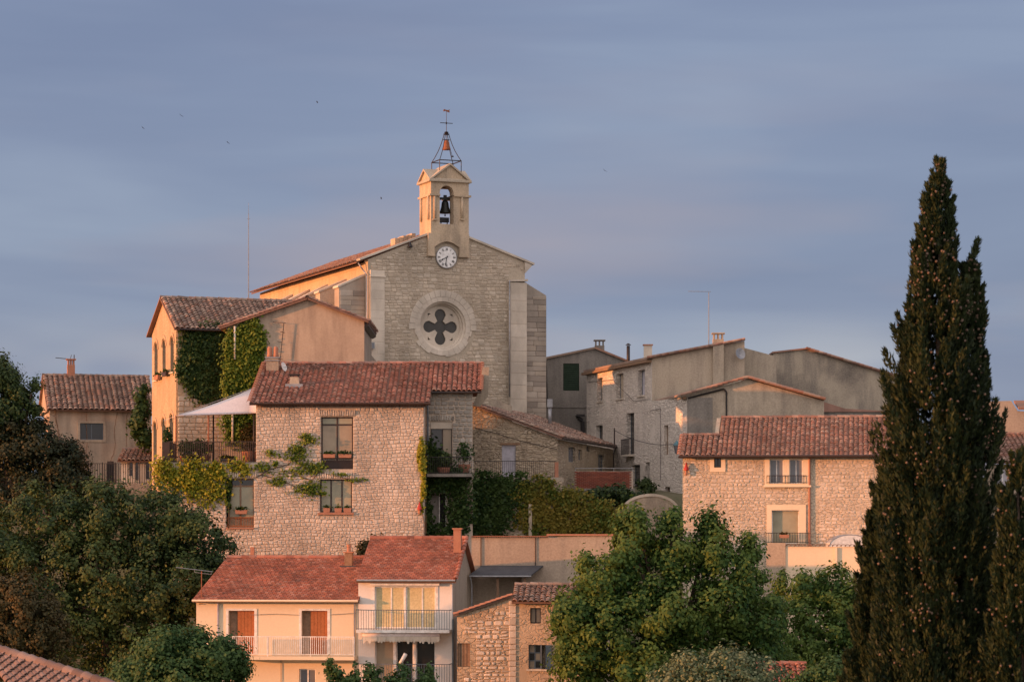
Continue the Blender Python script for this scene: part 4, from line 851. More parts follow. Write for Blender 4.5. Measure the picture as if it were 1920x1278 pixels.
# chimneys
def vroof(py, px, v0=0, v1=8):       # roof point seen at a pixel
    for k in range(200):
        v = v0+(v1-v0)*k/199
        if B.z(py, B.u(px, v), v) <= zq(v): return v
    return v1
v = 6.4; r = B.rect(500, 672, 523, 708, v); r = (r[0], r[1], zq(v)-.3, r[3]); c = chimney(sh, B, r, v-.35, v+.35, 'tan_render', 'zinc', 2); c['label'] = 'tall chimney with twin clay pots'
MB().box(r[0]-.06, r[1]+.06, v-.42, v+.42, zq(v)+.55, zq(v)+.6).build('band', 'zinc', c, B)
v = 3.2; r = B.rect(543, 707, 562, 742, v); r = (r[0], r[1], zq(v)-.25, r[3]); c = MB().prism([(r[0]-.02, r[2]), (r[1]+.02, r[2]), (r[1]-.05, r[3]), (r[0]+.05, r[3])], v-.28, v+.28).build('chimney', 'tan_render', sh, B)
MB().box(r[0]-.03, r[1]+.03, v-.3, v+.3, r[3]+.1, r[3]+.17).box(r[0]+.04, r[0]+.1, v-.22, v+.22, r[3], r[3]+.1).box(r[1]-.1, r[1]-.04, v-.22, v+.22, r[3], r[3]+.1).build('cap', 'iron', c, B)
MB().box(r[0]-.2, r[1]+.2, v-.5, v-.29, zq(v-.4)-.05, zq(v-.4)+.2).build('flashing', 'zinc', c, B)
v = 6.2; du, dz = B.uz(531, 688, v); ds = B.root('satellite_dish', 'small white satellite dish beside the twin chimney', 'satellite dish', du, v, dz-.3)
q = MB(); q.lathe((0, 0, 0), [(.02, 0), (.16, .02), (.28, .07), (.285, .07), (.16, .0), (.02, -.02)], 16); link('dish', q.mesh('dish', 'white', True), ds, B.M @ Matrix.Translation((du, v, dz)) @ Matrix.Rotation(rad(70), 4, 'Y') @ Matrix.Rotation(rad(25), 4, 'X'))
MB().tube((du-.02, v+.05, zq(v)-.1), (du-.02, v+.05, dz), .025).tube((du, v, dz), (du+.3, v-.1, dz+.02), .012).build('arm', 'zinc', ds, B)
# flower boxes at the windows
def flowerbox(r, label, mat='terra', leaf='lf_ivy', seed=1, n=160, h=.2, fr=B, v=.02, grp=None):
    u0, u1, z0 = r; o = fr.root('flower_box', label, 'flower box', (u0+u1)/2, v, z0, grp)
    MB().prism([(u0+.03, z0), (u1-.03, z0), (u1, z0+h), (u0, z0+h)], v-.1, v+.1).build('box', mat, o, fr)
    rng = np.random.default_rng(seed); C_ = np.array(((u0+u1)/2, v, z0+h+.06))+rng.normal(size=(n, 3))*np.array(((u1-u0)*.24, .05, .06)); V, Q = leaf_quads(C_, rng.normal(size=(n, 3)), .085, rng); link('plants', arrmesh('plants', V, Q, leaf), o, fr.M); return o
zf = W1[2]+.62; flowerbox((W1[0]+.1, W1[0]+.78, zf), 'left flower box of the tall upper stone house window', seed=1); flowerbox((W1[0]+.95, W1[1]-.08, zf), 'right flower box of the tall upper stone house window', seed=2)
for k, (x0, x1) in enumerate(((606, 619), (627, 641), (644, 659))): flowerbox((B.u(x0), B.u(x1), W2[2]+.0), ['leftmost', 'middle', 'rightmost'][k]+' clay pot on the sill of the three-pane window', n=40, seed=3+k, h=.24)
flowerbox((B.u(441), B.u(464), B.z(963, 0)), 'clay flower box on the railing of the lower left stone house window', seed=9, h=.22, v=-.05)
# ------------------------------------------------------------------ terrace with awning
zD = B.z(866, 0); tu0 = B.u(300)
tr_ = B.root('terrace', 'raised terrace of the stone house with iron railing', 'terrace', -2, 0, zD-.3)
MB().box(tu0, -.003, .02, 4.5, zD-.25, zD).build('floor_slab', 'pave', tr_, B)
MB().box(uT+.3, -.003, .45, 4.5, -4, zD-.253).build('retaining_wall', 'bas_mortar', tr_, B)
railing(tr_, B, B.u(313), B.u(476), .12, zD, zD+1.15, 'wood_dk', .1, .016, 'railing')
RL = B.left(tu0+.35); railing(tr_, RL, -4, -.15, .05, zD, zD+1.15, 'wood_dk', .12, .016, 'railing')
MB().box(B.u(304), B.u(318), .05, .3, zD, zD+1.1).build('gate_post', 'wood_dk', tr_, B)
pg = B.root('pergola', 'rusty iron poles holding up the terrace awning', 'pergola', -3, .3, zD)
for px, v_, yt in ((330, .3, 778), (391, .3, 776), (400, 3.4, 770), (476, .3, 775)): MB().tube((B.u(px, v_), v_, zD), (B.u(px, v_), v_, B.z(yt, 0, v_)), .045, .045, 8).build('pole', 'rust' if px < 395 else 'iron', pg, B, True)
MB().tube((B.u(330, .3), .3, B.z(779, 0, .3)), (B.u(478, .3), .3, B.z(775, 0, .3)), .025).build('front_rail', 'rust', pg, B)
rs = B.root('red_lantern', 'red cone shaped lantern low on the right corner of the big stone house', 'lamp', B.u(787), -.1, B.z(955, 9)); q_ = B.uz(787, 945)
MB().lathe((q_[0], -.16, q_[1]-.3), [(.15, 0), (.135, .05), (.06, .28), (.02, .42)], 10).build('hood', 'redpaint', rs, B, True); MB().lathe((q_[0], -.16, q_[1]-.55), [(.04, 0), (.08, .08), (.08, .25)], 8).build('glass', 'terra', rs, B); MB().box(q_[0]-.02, q_[0]+.02, -.16, 0, q_[1]+.1, q_[1]+.15).build('bracket', 'iron', rs, B)
aw = B.root('awning', 'pale pink canvas awning stretched over the terrace', 'awning', -2, .3, zD+2.6)
def pt(px, py, v): u = B.u(px, v); return Vector((u, v, B.z(py, u, v)))
A_, B_, C_, D_ = pt(306, 788, 3.2), pt(331, 778.5, .2), pt(481, 773.5, .2), pt(481, 724, 5.2)
n = 10; G_ = []
for i in range(n+1):
    for j in range(n+1-i):
        a, b = i/n, j/n; c = 1-a-b; p = B_*c+C_*a+D_*b; p.z -= .22*(a*b+b*c)*2; G_.append(p)
idx = {}; k = 0
for i in range(n+1):
    for j in range(n+1-i): idx[(i, j)] = k; k += 1
fs = [(idx[(i, j)], idx[(i+1, j)], idx[(i, j+1)]) for i in range(n) for j in range(n-i)]+[(idx[(i+1, j)], idx[(i+1, j+1)], idx[(i, j+1)]) for i in range(n) for j in range(n-1-i)]
k = len(G_); bd = [(i, 0) for i in range(n+1)]+[(n-i, i) for i in range(1, n+1)]+[(0, n-i) for i in range(1, n)]; bl = [idx[q] for q in bd]
MB().add(G_+[p-Vector((0, 0, .02)) for p in G_], fs+[tuple(k+q for q in reversed(f)) for f in fs]+[(bl[i], bl[(i+1) % len(bl)], k+bl[(i+1) % len(bl)], k+bl[i]) for i in range(len(bl))]).build('main_sheet', 'canvas', aw, B, True)
MB().add([A_, B_, D_, A_-Vector((0, 0, .02)), B_-Vector((0, 0, .02)), D_-Vector((0, 0, .02))], [(0, 1, 2), (5, 4, 3), (0, 3, 4, 1), (1, 4, 5, 2), (2, 5, 3, 0)]).build('side_sheet', 'canvas', aw, B)
def planter(name, label, cat, px, py, D, w, h, mat, pot='terra', n=260, leaf=.12, seed=1, tall=1.0):
    b = P(px, py, D); o = thing(name, label, cat, Matrix.Translation(b)); rng = np.random.default_rng(seed)
    if pot: MB().lathe((b.x, b.y, b.z), [(w*.28, 0), (w*.38, h*.25), (w*.4, h*.27)], 12).build('pot', pot, o, smooth=True)
    p = rng.normal(size=(n, 3)); p /= np.linalg.norm(p, axis=1, keepdims=True)
    C_ = np.array((b.x, b.y, b.z+h*(.62 if pot else .5)))+p*rng.uniform(.4, 1, (n, 1))*np.array((w*.5, w*.45, h*.42)); V, Q = leaf_quads(C_, p+rng.normal(size=p.shape)*.5, leaf, rng); link('foliage', arrmesh('foliage', V, Q, mat), o, Matrix.Identity(4))
    MB().tube((b.x, b.y, b.z), (b.x, b.y, b.z+h*.6), .03, .02).build('stem', 'bark', o); return o
planter('potted_shrub', 'slim dark potted conifer at the left end of the terrace', 'potted plant', 314, 864, 146.2, .55, 1.9, 'lf_ivy', n=420, seed=3)
planter('potted_shrub', 'low leafy pot on the terrace just right of the corner pole', 'potted plant', 352, 866, 147, 1.3, 1.25, 'lf_ivy', n=420, seed=4)
planter('potted_shrub', 'bushy pot in the middle of the terrace beside the rusty pole', 'potted plant', 378, 866, 147.5, 1.4, 1.3, 'lf_ivy', n=420, seed=5)
planter('potted_shrub', 'tall brown potted shrub at the right end of the terrace', 'potted plant', 468, 866, 147.2, 1.2, 2.2, 'lf_rust', n=700, seed=6)
for k, (px, lab) in enumerate(((345, 'red flowered pot hanging low on the left terrace railing'), (412, 'red flowered pot hanging on the right terrace railing'))):
    flowerbox((B.u(px), B.u(px+30), zD+.05), lab, 'wood_dk', 'lf_rust', 40+k, 200, .15, v=-.02)
ivy('climbing_vine', 'sunny yellow green vine spilling over the terrace wall', B, [(352, 885, 60, 22, 1), (310, 900, 20, 26, 1), (430, 880, 40, 14, .8), (375, 915, 35, 22, .8), (395, 935, 25, 14, .6), (300, 885, 10, 20, 1), (345, 905, 25, 20, .8), (412, 905, 14, 30, .5)], 4300, .14, 'lf_vine', 51, -.06, .35, base=(330, 935))
ivy('climbing_vine', 'dark leaves draping the left jamb of the lower window', B, [(429, 915, 4, 20, 1), (430, 945, 3, 12, .6)], 420, .12, 'lf_ivy', 52, .02, .1, base=(428, 975))
ivy('climbing_vine', 'straggling green creeper on the stone wall left of the windows', B, [(575, 825, 13, 8, 1), (556, 848, 18, 12, 1), (588, 878, 18, 10, 1), (505, 848, 14, 6, .6), (520, 868, 6, 5, .6), (490, 878, 14, 8, .8), (575, 915, 22, 12, .9), (530, 905, 26, 6, .5), (600, 925, 12, 4, .5), (635, 888, 20, 3, .7), (665, 900, 14, 2, .5), (548, 885, 20, 6, .35), (560, 865, 30, 12, .05), (520, 890, 40, 12, .05)], 2300, .11, 'lf_bright', 53, -.05, .08, base=(480, 900),
    stems=([(480, 895), (505, 880), (540, 870), (560, 852), (580, 826)], [(490, 890), (530, 900), (560, 915), (600, 928)], [(560, 870), (600, 885), (660, 899), (680, 903)], [(540, 885), (585, 900), (602, 880)]))
# ------------------------------------------------------------------ dark ivied recess and retaining wall
IV = Fr(797, 147.35, ang=0)
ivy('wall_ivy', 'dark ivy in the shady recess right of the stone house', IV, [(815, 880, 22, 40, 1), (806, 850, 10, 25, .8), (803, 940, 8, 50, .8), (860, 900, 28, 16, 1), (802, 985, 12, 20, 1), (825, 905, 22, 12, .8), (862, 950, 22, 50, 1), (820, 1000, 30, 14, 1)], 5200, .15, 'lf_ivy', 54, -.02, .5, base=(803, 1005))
ivy('climbing_vine', 'sunlit vine growing up the right corner of the stone house', B, [(790, 850, 5, 22, 1), (795, 900, 4, 35, .8), (792, 935, 4, 18, .6), (788, 870, 4, 10, .7)], 800, .14, 'lf_vine', 55, -.03, .25, base=(795, 1000))
RW_ = Fr(843, 151.0, 1165, 152.5); rw = RW_.root('retaining_wall', 'long retaining wall overgrown with ivy below the annex terrace', 'wall', 3, 0, -2)
wu = lambda x, y: RW_.uz(x, y)
MB().prism([(0, -4.5), (RW_.u(1170), -4.5), wu(1170, 956), wu(1115, 945), wu(1075, 928), wu(1050, 900), wu(843, 896)], 0, .5).build('masonry', 'annex', rw, RW_)
MB().box(RW_.u(990), RW_.u(996), -.25, 0, RW_.z(1005, 4), RW_.z(945, 4)).build('pier', 'tan_render', rw, RW_)
ivy('wall_ivy', 'thick dark green ivy on the left of the retaining wall', RW_, [(885, 940, 38, 40, 1), (880, 985, 40, 22, 1), (930, 930, 40, 30, 1), (925, 975, 35, 28, 1), (860, 905, 20, 12, 1), (950, 910, 40, 14, 1), (905, 889, 16, 7, .9), (968, 892, 14, 6, .8)], 8500, .145, 'lf_ivy', 56, -.03, .4, base=(880, 1004))
ivy('wall_ivy', 'yellowing vine on the right of the retaining wall', RW_, [(1000, 930, 40, 26, 1), (1005, 975, 40, 24, 1), (1060, 945, 30, 25, 1), (1060, 985, 40, 20, 1), (1110, 965, 40, 20, 1), (1135, 985, 36, 20, 1), (1035, 905, 14, 10, .7), (1085, 928, 22, 8, .9), (1012, 899, 16, 7, .7), (1140, 950, 26, 9, .9)], 8500, .14, 'lf_aut', 57, -.03, .4, base=(1000, 1004))
# ------------------------------------------------------------------ annex with blue-grey door
A = Fr(880, 156, ang=0); AR = Fr(1045, 156, 1150, 172); ax = A.root('annex_house', 'low patched stone annex with sloping roof and pale lavender door', 'house', 2, 0, 2.5)
D1 = A.rect(941, 834, 967, 898); au = A.u(1045)
MB().plate([(0, 1), (au, 1), (au, A.z(822, au)), (A.u(884), A.z(760, 0)), (0, A.z(760, 0))], [hole(D1)], 0, .4).build('gable_wall', 'annex', ax, A)
stones(ax, A, 'annexst', [(.1, 3.6), (au-.05, 3.6), (au-.05, A.z(826, au)), (A.u(890), A.z(768, 0)), (.1, A.z(768, 0))], [hole((D1[0]-.3, D1[1]+.3, D1[2]-1, D1[3]+.35))], .01, (.14, .27), (.2, .5), .03, 110, 63, gap=.05, tilt=.1, zjit=.7, skip=.42)
w = MB().box(D1[0], D1[1], .12, .17, D1[2], D1[3]); dr = w.build('door', 'lav', ax, A)
for k in range(5): a = D1[0]+.04+(D1[1]-D1[0]-.08)*k/5; MB().box(a, a+(D1[1]-D1[0]-.08)/5-.02, .105, .12, D1[2]+.05, D1[3]-.05).build('board', 'lav', dr, A)
MB().box(D1[0]-.1, D1[1]+.25, -.03, .12, D1[3]+.003, D1[3]+.13).build('lintel', 'wood', ax, A)
aw_ = AR.u(1150); ww = [AR.rect(*q) for q in ((1066, 838, 1078, 866), (1085, 843, 1091, 862), (1122, 852, 1133, 885), (1100, 836, 1106, 846))]
MB().plate([(0, 1), (aw_, 1), (aw_, AR.z(838, aw_)-.15), (0, AR.z(822, 0)-.05)], [hole(r) for r in ww], 0, .3).build('street_wall', 'annex', ax, AR)
for r in ww: window(ax, AR, r, .14, 'bluegrey', 'glass_blu', (.5,) if r[1]-r[0] > .8 else (), (), .05, None)
rl = [(A.u(884), 0), (A.u(1056), 0)]; zA0, zA1 = A.z(757, 0), A.z(819, au)
# shed roof: verge along the front, falling to the street wall
p0 = Vector((A.u(1054), -.2, zA1-.05)); q0 = Vector((A.u(884), -.2, zA0))
bk = A.M.inverted() @ Vector((*(P(1156, 838, 172.5).xy), 0)); bk.z = AR.z(838, aw_)
tile_roof(ax, A, (p0.x, p0.y, p0.z), (bk.x, bk.y, p0.z+.0), (q0-p0)*1.0, 't_wea', .3, joined=True, seed=15, ridge=False)
MB().tube((p0.x+.08, p0.y, p0.z-.04), (bk.x+.08, bk.y, p0.z-.04), .07, .07, 6).build('gutter', 'wood_dk', ax, A)
MB().path([(bk.x-.1, bk.y-.3, p0.z-.1), (bk.x-.2, bk.y-.4, p0.z-.5), (bk.x-.2, bk.y-.4, 3)], .05).build('downpipe', 'iron', ax, A)
r = A.rect(916, 744, 960, 778, 6); MB().prism([(r[0], r[2]-2), (r[1], r[2]-2), (r[1], r[3]-.55), (r[0], r[3])], 6, 6.4).build('parapet', 'tan_render', ax, A)
m = MB(); c = A.root('stove_pipe', 'white stove pipe rising from the annex roof', 'pipe', A.u(1031, 10), 10, A.z(792, 4, 10))
MB().tube((A.u(1031, 10), 10, A.z(800, 4, 10)), (A.u(1031, 10), 10, A.z(762, 4, 10)), .12, .12, 10).build('pipe', 'zinc', c, A, True); MB().box(A.u(1026, 10), A.u(1036, 10), 9.8, 10.2, A.z(763, 4, 10), A.z(748, 4, 10)).build('cowl', 'zinc', c, A)
at = A.root('annex_terrace', 'paved annex terrace edge with thin iron railing', 'terrace', 1, -2, 2.9); zt_ = A.z(897, 2)
MB().box(.05, au+.3, -3.6, -.003, zt_-.3, zt_).build('floor_slab', 'pave', at, A); railing(at, A, .3, A.u(1043, -3), -3, zt_, zt_+.98, 'iron', .12, .008, 'railing')
MB().box(A.u(1040, -3), A.u(1047, -3), -3.2, -2.9, zt_, A.z(866, 5, -3)).build('end_post', 'terra', at, A)
MB().box(A.u(884.5, -3), A.u(888, -3), -3.1, -2.9, zt_, A.z(858, 5, -3)).build('corner_post', 'ashlar', at, A)
planter('potted_shrub', 'round potted shrub standing beside the annex corner', 'potted plant', 871, 887, 147.6, 1.15, 1.85, 'lf_ivy', n=800, seed=7)
planter('potted_shrub', 'dark potted plant in front of the balcony door', 'potted plant', 832, 887, 147.0, 1.0, 1.2, 'lf_dark', n=600, seed=8)
# ------------------------------------------------------------------ street beyond the annex
K = Fr(1022, 181, ang=0); gk = K.root('grey_gable_house', 'dark grey rendered gable house with a big green shutter', 'house', 3, 0, 3)
gs = K.rect(1056, 681, 1086, 732); ka = K.uz(1116, 654)
MB().plate([(K.u(1021), 2.5), (K.u(1180), 2.5), K.uz(1178, 678), ka, K.uz(1052, 667), K.uz(1040, 671), K.uz(1021, 672)], [hole(gs)], 0, .4).build('front_wall', 'grey_render', gk, K)
s_ = MB().box(gs[0], gs[1], .08, .12, gs[2], gs[3]).build('shutter', 'green', gk, K)
for k in range(14): z = gs[2]+.05+(gs[3]-gs[2]-.1)*k/14; MB().para((gs[0]+.05, .05, z), (gs[1]-gs[0]-.1, 0, 0), (0, .03, .09), (0, -.012, 0)).build('slat', 'green', s_, K)
for p, q in ((ka, K.uz(1180, 680)), (ka, K.uz(1020, 674))): MB().para((p[0], -.2, p[1]), (q[0]-p[0], 0, q[1]-p[1]), (0, 8, 0), (0, 0, .14)).build('roof_slope', 't_wea', gk, K)
MB().box(K.u(1020), K.u(1100), -.06, 0, K.z(764, 3), K.z(762, 3)).build('string_course', 'grey_render', gk, K)
r = K.rect(1115, 648, 1133, 664, 2); chimney(gk, K, (r[0], r[1], r[2]-.5, r[3]), 1.7, 2.3, 'grey_render', slots=True)
MB().path([(K.u(1026), -.1, K.z(760, 0)), (K.u(1024), -.1, K.z(680, 0))], .05).build('downpipe', 'iron', gk, K)
MB().path([(K.u(1092), -.5, K.z(812, 3)), (K.u(1092), -.5, K.z(790, 3)), (K.u(1084), -.5, K.z(784, 3)), (K.u(1082), -.5, K.z(778, 3))], .14, 8).build('flue', 'iron', gk, K); MB().box(K.u(1080), K.u(1096), -.8, -.2, K.z(781, 3), K.z(777, 3)).build('flue_hood', 'iron', gk, K)
R5 = Fr(1100, 178.6, 1222, 165); rh = R5.root('street_house', 'tall pale street house in shade with a tan gable end and chimney', 'house', 6, 0, 2.8)
wl_ = [((1120, 708, 1130, 752), 'tan_render', ()), ((1155.5, 700, 1169, 747), 'tan_render', ()), ((1196, 693, 1209, 741), 'lav', (.5,)), ((1117, 797, 1130, 826), 'glass_dk', ()), ((1175, 774, 1189, 852), 'glass_dk', (.5,)), ((1183, 871, 1200, 925), 'glass_dk', ()), ((1210, 866, 1218, 898), 'glass_blu', ())]
wr_ = [R5.rect(*q[0]) for q in wl_]; uN = R5.u(1222); zf0, zf1 = R5.z(699, 0), R5.z(675, uN)
MB().plate([(0, 2), (uN, 2), (uN, zf1), (0, zf0)], [hole(r) for r in wr_], 0, .45).build('street_wall', 'street', rh, R5)
for r, (_, mt, mu) in zip(wr_, wl_): window(rh, R5, r, .28, 'bluegrey', mt, mu, (), .06, 'ashlar')
MB().box(wr_[4][0]-.1, wr_[4][1]+.1, -.4, -.003, wr_[4][2]-.12, wr_[4][2]).build('balcony_slab', 'ashlar', rh, R5)
railing(rh, R5, wr_[4][0]-.05, wr_[4][1]+.05, -.36, wr_[4][2], wr_[4][2]+1.0, 'iron', .12, .01, 'balcony_railing', ends=.34)
MB().box(-.1, uN, -.35, .0, zf0-.16, zf0-.0).build('eave_board', 'wood', rh, R5)
GE = Fr(1222, 165, ang=0); g0, g1 = GE.uz(1222, 672), GE.uz(1396, 639)
MB().prism([(.02, 2), (g1[0], 2), g1, (.02, g0[1])], 0, .5).build('gable_end', 'tan_render', rh, GE)
MB().para((g1[0], -.2, g1[1]), (g0[0]-g1[0]-.3, 0, g0[1]-g1[1]-.05), (-3.6*1.0, 13.6, 0), (0, 0, .14)).build('roof_slope', 't_old', rh, GE)
m = MB(); k = 40
for i in range(k): f = i/k; p = Vector((g0[0]-.3+(g1[0]-g0[0]+.3)*f, -.26, g0[1]-.05+(g1[1]-g0[1]+.05)*f+.1)); m.tube(p, p+Vector(((g1[0]-g0[0]+.3)/k*1.1, 0, (g1[1]-g0[1]+.05)/k+.02)), .10, .085, 6)
m.build('verge_tiles', 't_old', rh, GE, kind='stuff')
r = GE.rect(1337, 625, 1357, 720, -.25); chimney(rh, GE, (r[0], r[1], r[2], r[3]-.35), -.28, .25, 'tan_render', slots=True)['label'] = 'broad chimney breast up the gable end'
for q, (x0, x1, y0, y1) in enumerate(((1207, 1222, 648, 672), )): r = GE.rect(x0, y0, x1, y1, 3); chimney(rh, GE, (r[0], r[1], r[2]-.4, r[3]), 2.6, 3.1, 'ashlar', 'terra', 0)
r = GE.rect(1175, 648, 1181, 678, 8); c = MB().tube(((r[0]+r[1])/2, 8, r[2]-.6), ((r[0]+r[1])/2, 8, r[3]), .11, .11, 8).build('flue', 'iron', rh, GE, True); MB().lathe(((r[0]+r[1])/2, 8, r[3]+.04), [(.2, 0), (.05, .12)], 8).build('cowl', 'iron', c, GE)
MB().plate([GE.uz(1396, 790, 1.5), GE.uz(1456, 790, 1.5), GE.uz(1456, 668, 1.5), GE.uz(1426, 660, 1.5), GE.uz(1396, 652, 1.5)], [], 1.5, 2).build('court_wall', 'sooty', rh, GE)
ta = GE.root('roof_aerial', 'tall television aerial standing behind the street house chimney', 'antenna', GE.u(1329, .6), .6, GE.z(645, 3)); zt_ = GE.z(545, 3)
MB().tube((GE.u(1329, .6), .6, GE.z(650, 3)), (GE.u(1329, .6), .6, zt_-.05), .03, .022).build('mast', 'zinc', ta, GE)
m = MB().tube((GE.u(1290, .6), .6, zt_+.02), (GE.u(1333, .6), .6, zt_), .016)
for i in range(9): x = GE.u(1292+i*4.6, .6); m.tube((x, .35, zt_+.01), (x, .85, zt_+.01), .008)
m.build('boom', 'zinc', ta, GE)
E5 = Fr(1450, 170, ang=0); eh = E5.root('plain_gable_house', 'plain tan rendered gable house right of the chimney breast', 'house', 4, 0, 2.8); ea = E5.uz(1511, 655)
MB().plate([(0, 3), (E5.u(1680), 3), E5.uz(1680, 707), ea, E5.uz(1472, 659), E5.uz(1450, 663)], [], 0, .5).build('gable_wall', 'sooty', eh, E5)
MB().para((ea[0], -.2, ea[1]), (E5.u(1680)-ea[0], 0, E5.z(707, 7)-ea[1]), (0, 9, 0), (0, 0, .13)).build('roof_slope', 't_old', eh, E5); MB().para((ea[0], -.15, ea[1]), (E5.u(1448)-ea[0], 0, E5.z(662, 0)-ea[1]), (0, 9, 0), (0, 0, .10)).build('roof_slope', 't_old', eh, E5)
m = MB(); q = Vector((E5.u(1680)-ea[0], 0, E5.z(707, 7)-ea[1]))
for i in range(22): m.tube(Vector((ea[0], -.24, ea[1]+.08))+q*(i/22), Vector((ea[0], -.24, ea[1]+.11))+q*((i+1.1)/22), .095, .08, 6)
m.build('verge_tiles', 't_old', eh, E5, kind='stuff')
D5 = Fr(1219, 164.3, 1288, 158); DF = Fr(1288, 158, ang=0); dh = DF.root('low_gable_house', 'low tan gable house with grey stone street side in front of the chimney breast', 'house', 3, 0, 2)
uN = D5.u(1288); nw = [D5.rect(*q) for q in ((1245, 797, 1253, 852), (1209, 868, 1217, 893), (1247, 912, 1256, 930))]; nw = [nw[0], nw[2]]
MB().plate([(0, 1), (uN, 1), (uN, D5.z(744, uN)), (0, D5.z(752, 0))], [hole(r) for r in nw], 0, .4).build('street_wall', 'street', dh, D5)
for r in nw: window(dh, D5, r, .2, 'wood', 'tan_render' if r is nw[0] else 'glass_dk', (), (), .05)
d0, da, d1 = DF.uz(1280, 742), DF.uz(1402, 709), DF.uz(1546, 750)
MB().plate([(.02, 1), (DF.u(1545), 1), (DF.u(1545), d1[1]-.05), (da[0], da[1]-.05), (.02, d0[1]-.0)], [], 0, .4).build('gable_wall', 'tan_render', dh, DF)
MB().box(.02, DF.u(1336), -.02, -.002, 2, d0[1]-.1).build('grey_patch', 'grey_render', dh, DF)
for p, q in ((da, d1), (da, (d0[0]-.1, d0[1]-.02))):
    MB().para((p[0], -.22, p[1]), (q[0]-p[0], 0, q[1]-p[1]), (-1.2 if q[0] < p[0] else 0, 7, 0), (0, 0, .12)).build('roof_slope', 't_old', dh, DF); m = MB(); d = Vector((q[0]-p[0], 0, q[1]-p[1])); k = round(d.length/.33)
    for i in range(k): m.tube(Vector((p[0], -.28, p[1]+.07))+d*(i/k), Vector((p[0], -.28, p[1]+.10))+d*((i+1.1)/k), .10, .085, 6)
    m.build('verge_tiles', 't_old', dh, DF, kind='stuff')
MB().path([(DF.u(1362), -.1, 5), (DF.u(1362), -.1, DF.z(735, 2)), (DF.u(1357), -.1, DF.z(729, 2)), (DF.u(1290), -.1, DF.z(746, 2))], .055).build('drainpipe', 'iron', dh, DF)
MB().box(-.25, -.05, -.1, 5.8, D5.z(744, uN)-.12, D5.z(744, uN)+.02).build('eave_board', 'wood', dh, DF)
BW = Fr(1540, 163, ang=0); bw = BW.root('rear_wall', 'low ochre tiled wall behind the right stone house', 'wall', 2, 0, 3)
MB().box(BW.u(1541), BW.u(1680), 0, .4, 2, BW.z(772, 3)).build('masonry', 'grey_render', bw, BW); MB().prism([BW.uz(1541, 772), BW.uz(1541, 752), BW.uz(1585, 766), BW.uz(1680, 771), BW.uz(1680, 772)], -.1, .5).build('tile_coping', 't_old', bw, BW)
# cables along the street walls
for k, (f_, pts, lab) in enumerate(((R5, [(1104, 716), (1150, 712), (1190, 752), (1221, 748)], 'thin cable stapled across the pale street house wall'), (D5, [(1221, 770), (1240, 766), (1240, 900)], 'thin cable down the grey street side of the low gable house'), (B, [(799, 1000), (799, 765)], 'thin cable down the right corner of the big stone house'), (A, [(882, 800), (930, 812), (975, 826), (1044, 842)], 'thin cable slung across the annex wall'))):
    o = f_.root('wall_cable', lab, 'cable', f_.uz(*pts[0])[0], -.05, f_.uz(*pts[0])[1]); MB().path([(f_.uz(*q)[0], -.06, f_.uz(*q)[1]) for q in pts], .014, 4).build('cable', 'iron', o, f_)
sd2 = GE.root('satellite_dish', 'grey satellite dish on the tan gable end by the chimney', 'satellite dish', GE.u(1388), -.3, GE.z(668, 5)); q = MB(); q.lathe((0, 0, 0), [(.02, 0), (.2, .02), (.36, .09), (.365, .09), (.2, .0), (.02, -.02)], 16); link('dish', q.mesh('dish', 'zinc', True), sd2, GE.M @ Matrix.Translation((GE.u(1386), -.35, GE.z(664, 5))) @ Matrix.Rotation(rad(75), 4, 'X') @ Matrix.Rotation(rad(30), 4, 'Y')); MB().tube((GE.u(1388), 0, GE.z(668, 5)), (GE.u(1386), -.35, GE.z(664, 5)), .03).build('arm', 'iron', sd2, GE)
# street lantern, wires
ln = D5.root('street_lantern', 'teal wall lantern on a bracket at the street corner', 'lamp', uN-.3, -.6, D5.z(838, uN)); lu, lz = D5.uz(1269, 838, -.9)
MB().path([(lu, 0, lz+.2), (lu, -.9, lz+.2)], .03).path([(lu, 0, lz-.1), (lu, -.6, lz+.2)], .02).build('bracket', 'iron', ln, D5)
MB().lathe((lu, -.9, lz-.35), [(.10, 0), (.2, .45)], 6).build('glass', 'glass_blu', ln, D5); MB().lathe((lu, -.9, lz+.1), [(.24, 0), (.2, .08), (.06, .24), (.03, .32)], 6).build('hood', 'teal', ln, D5); MB().lathe((lu, -.9, lz-.43), [(.04, 0), (.12, .09)], 6).build('base', 'teal', ln, D5)
wr1 = thing('overhead_wire', 'dark wire sagging from annex corner to the street lantern', 'wire', Matrix.Translation(P(1152, 806, 170))); a, b = P(1152, 806, 170), P(1268, 832, 158.5)
MB().path([a.lerp(b, i/10)-Vector((0, 0, .35*(1-(2*i/10-1)**2))) for i in range(11)], .02, 4).build('wire', 'iron', wr1); MB().tube(P(1152, 842, 170), P(1152, 802, 170), .05, .04).build('post', 'wood_dk', wr1)
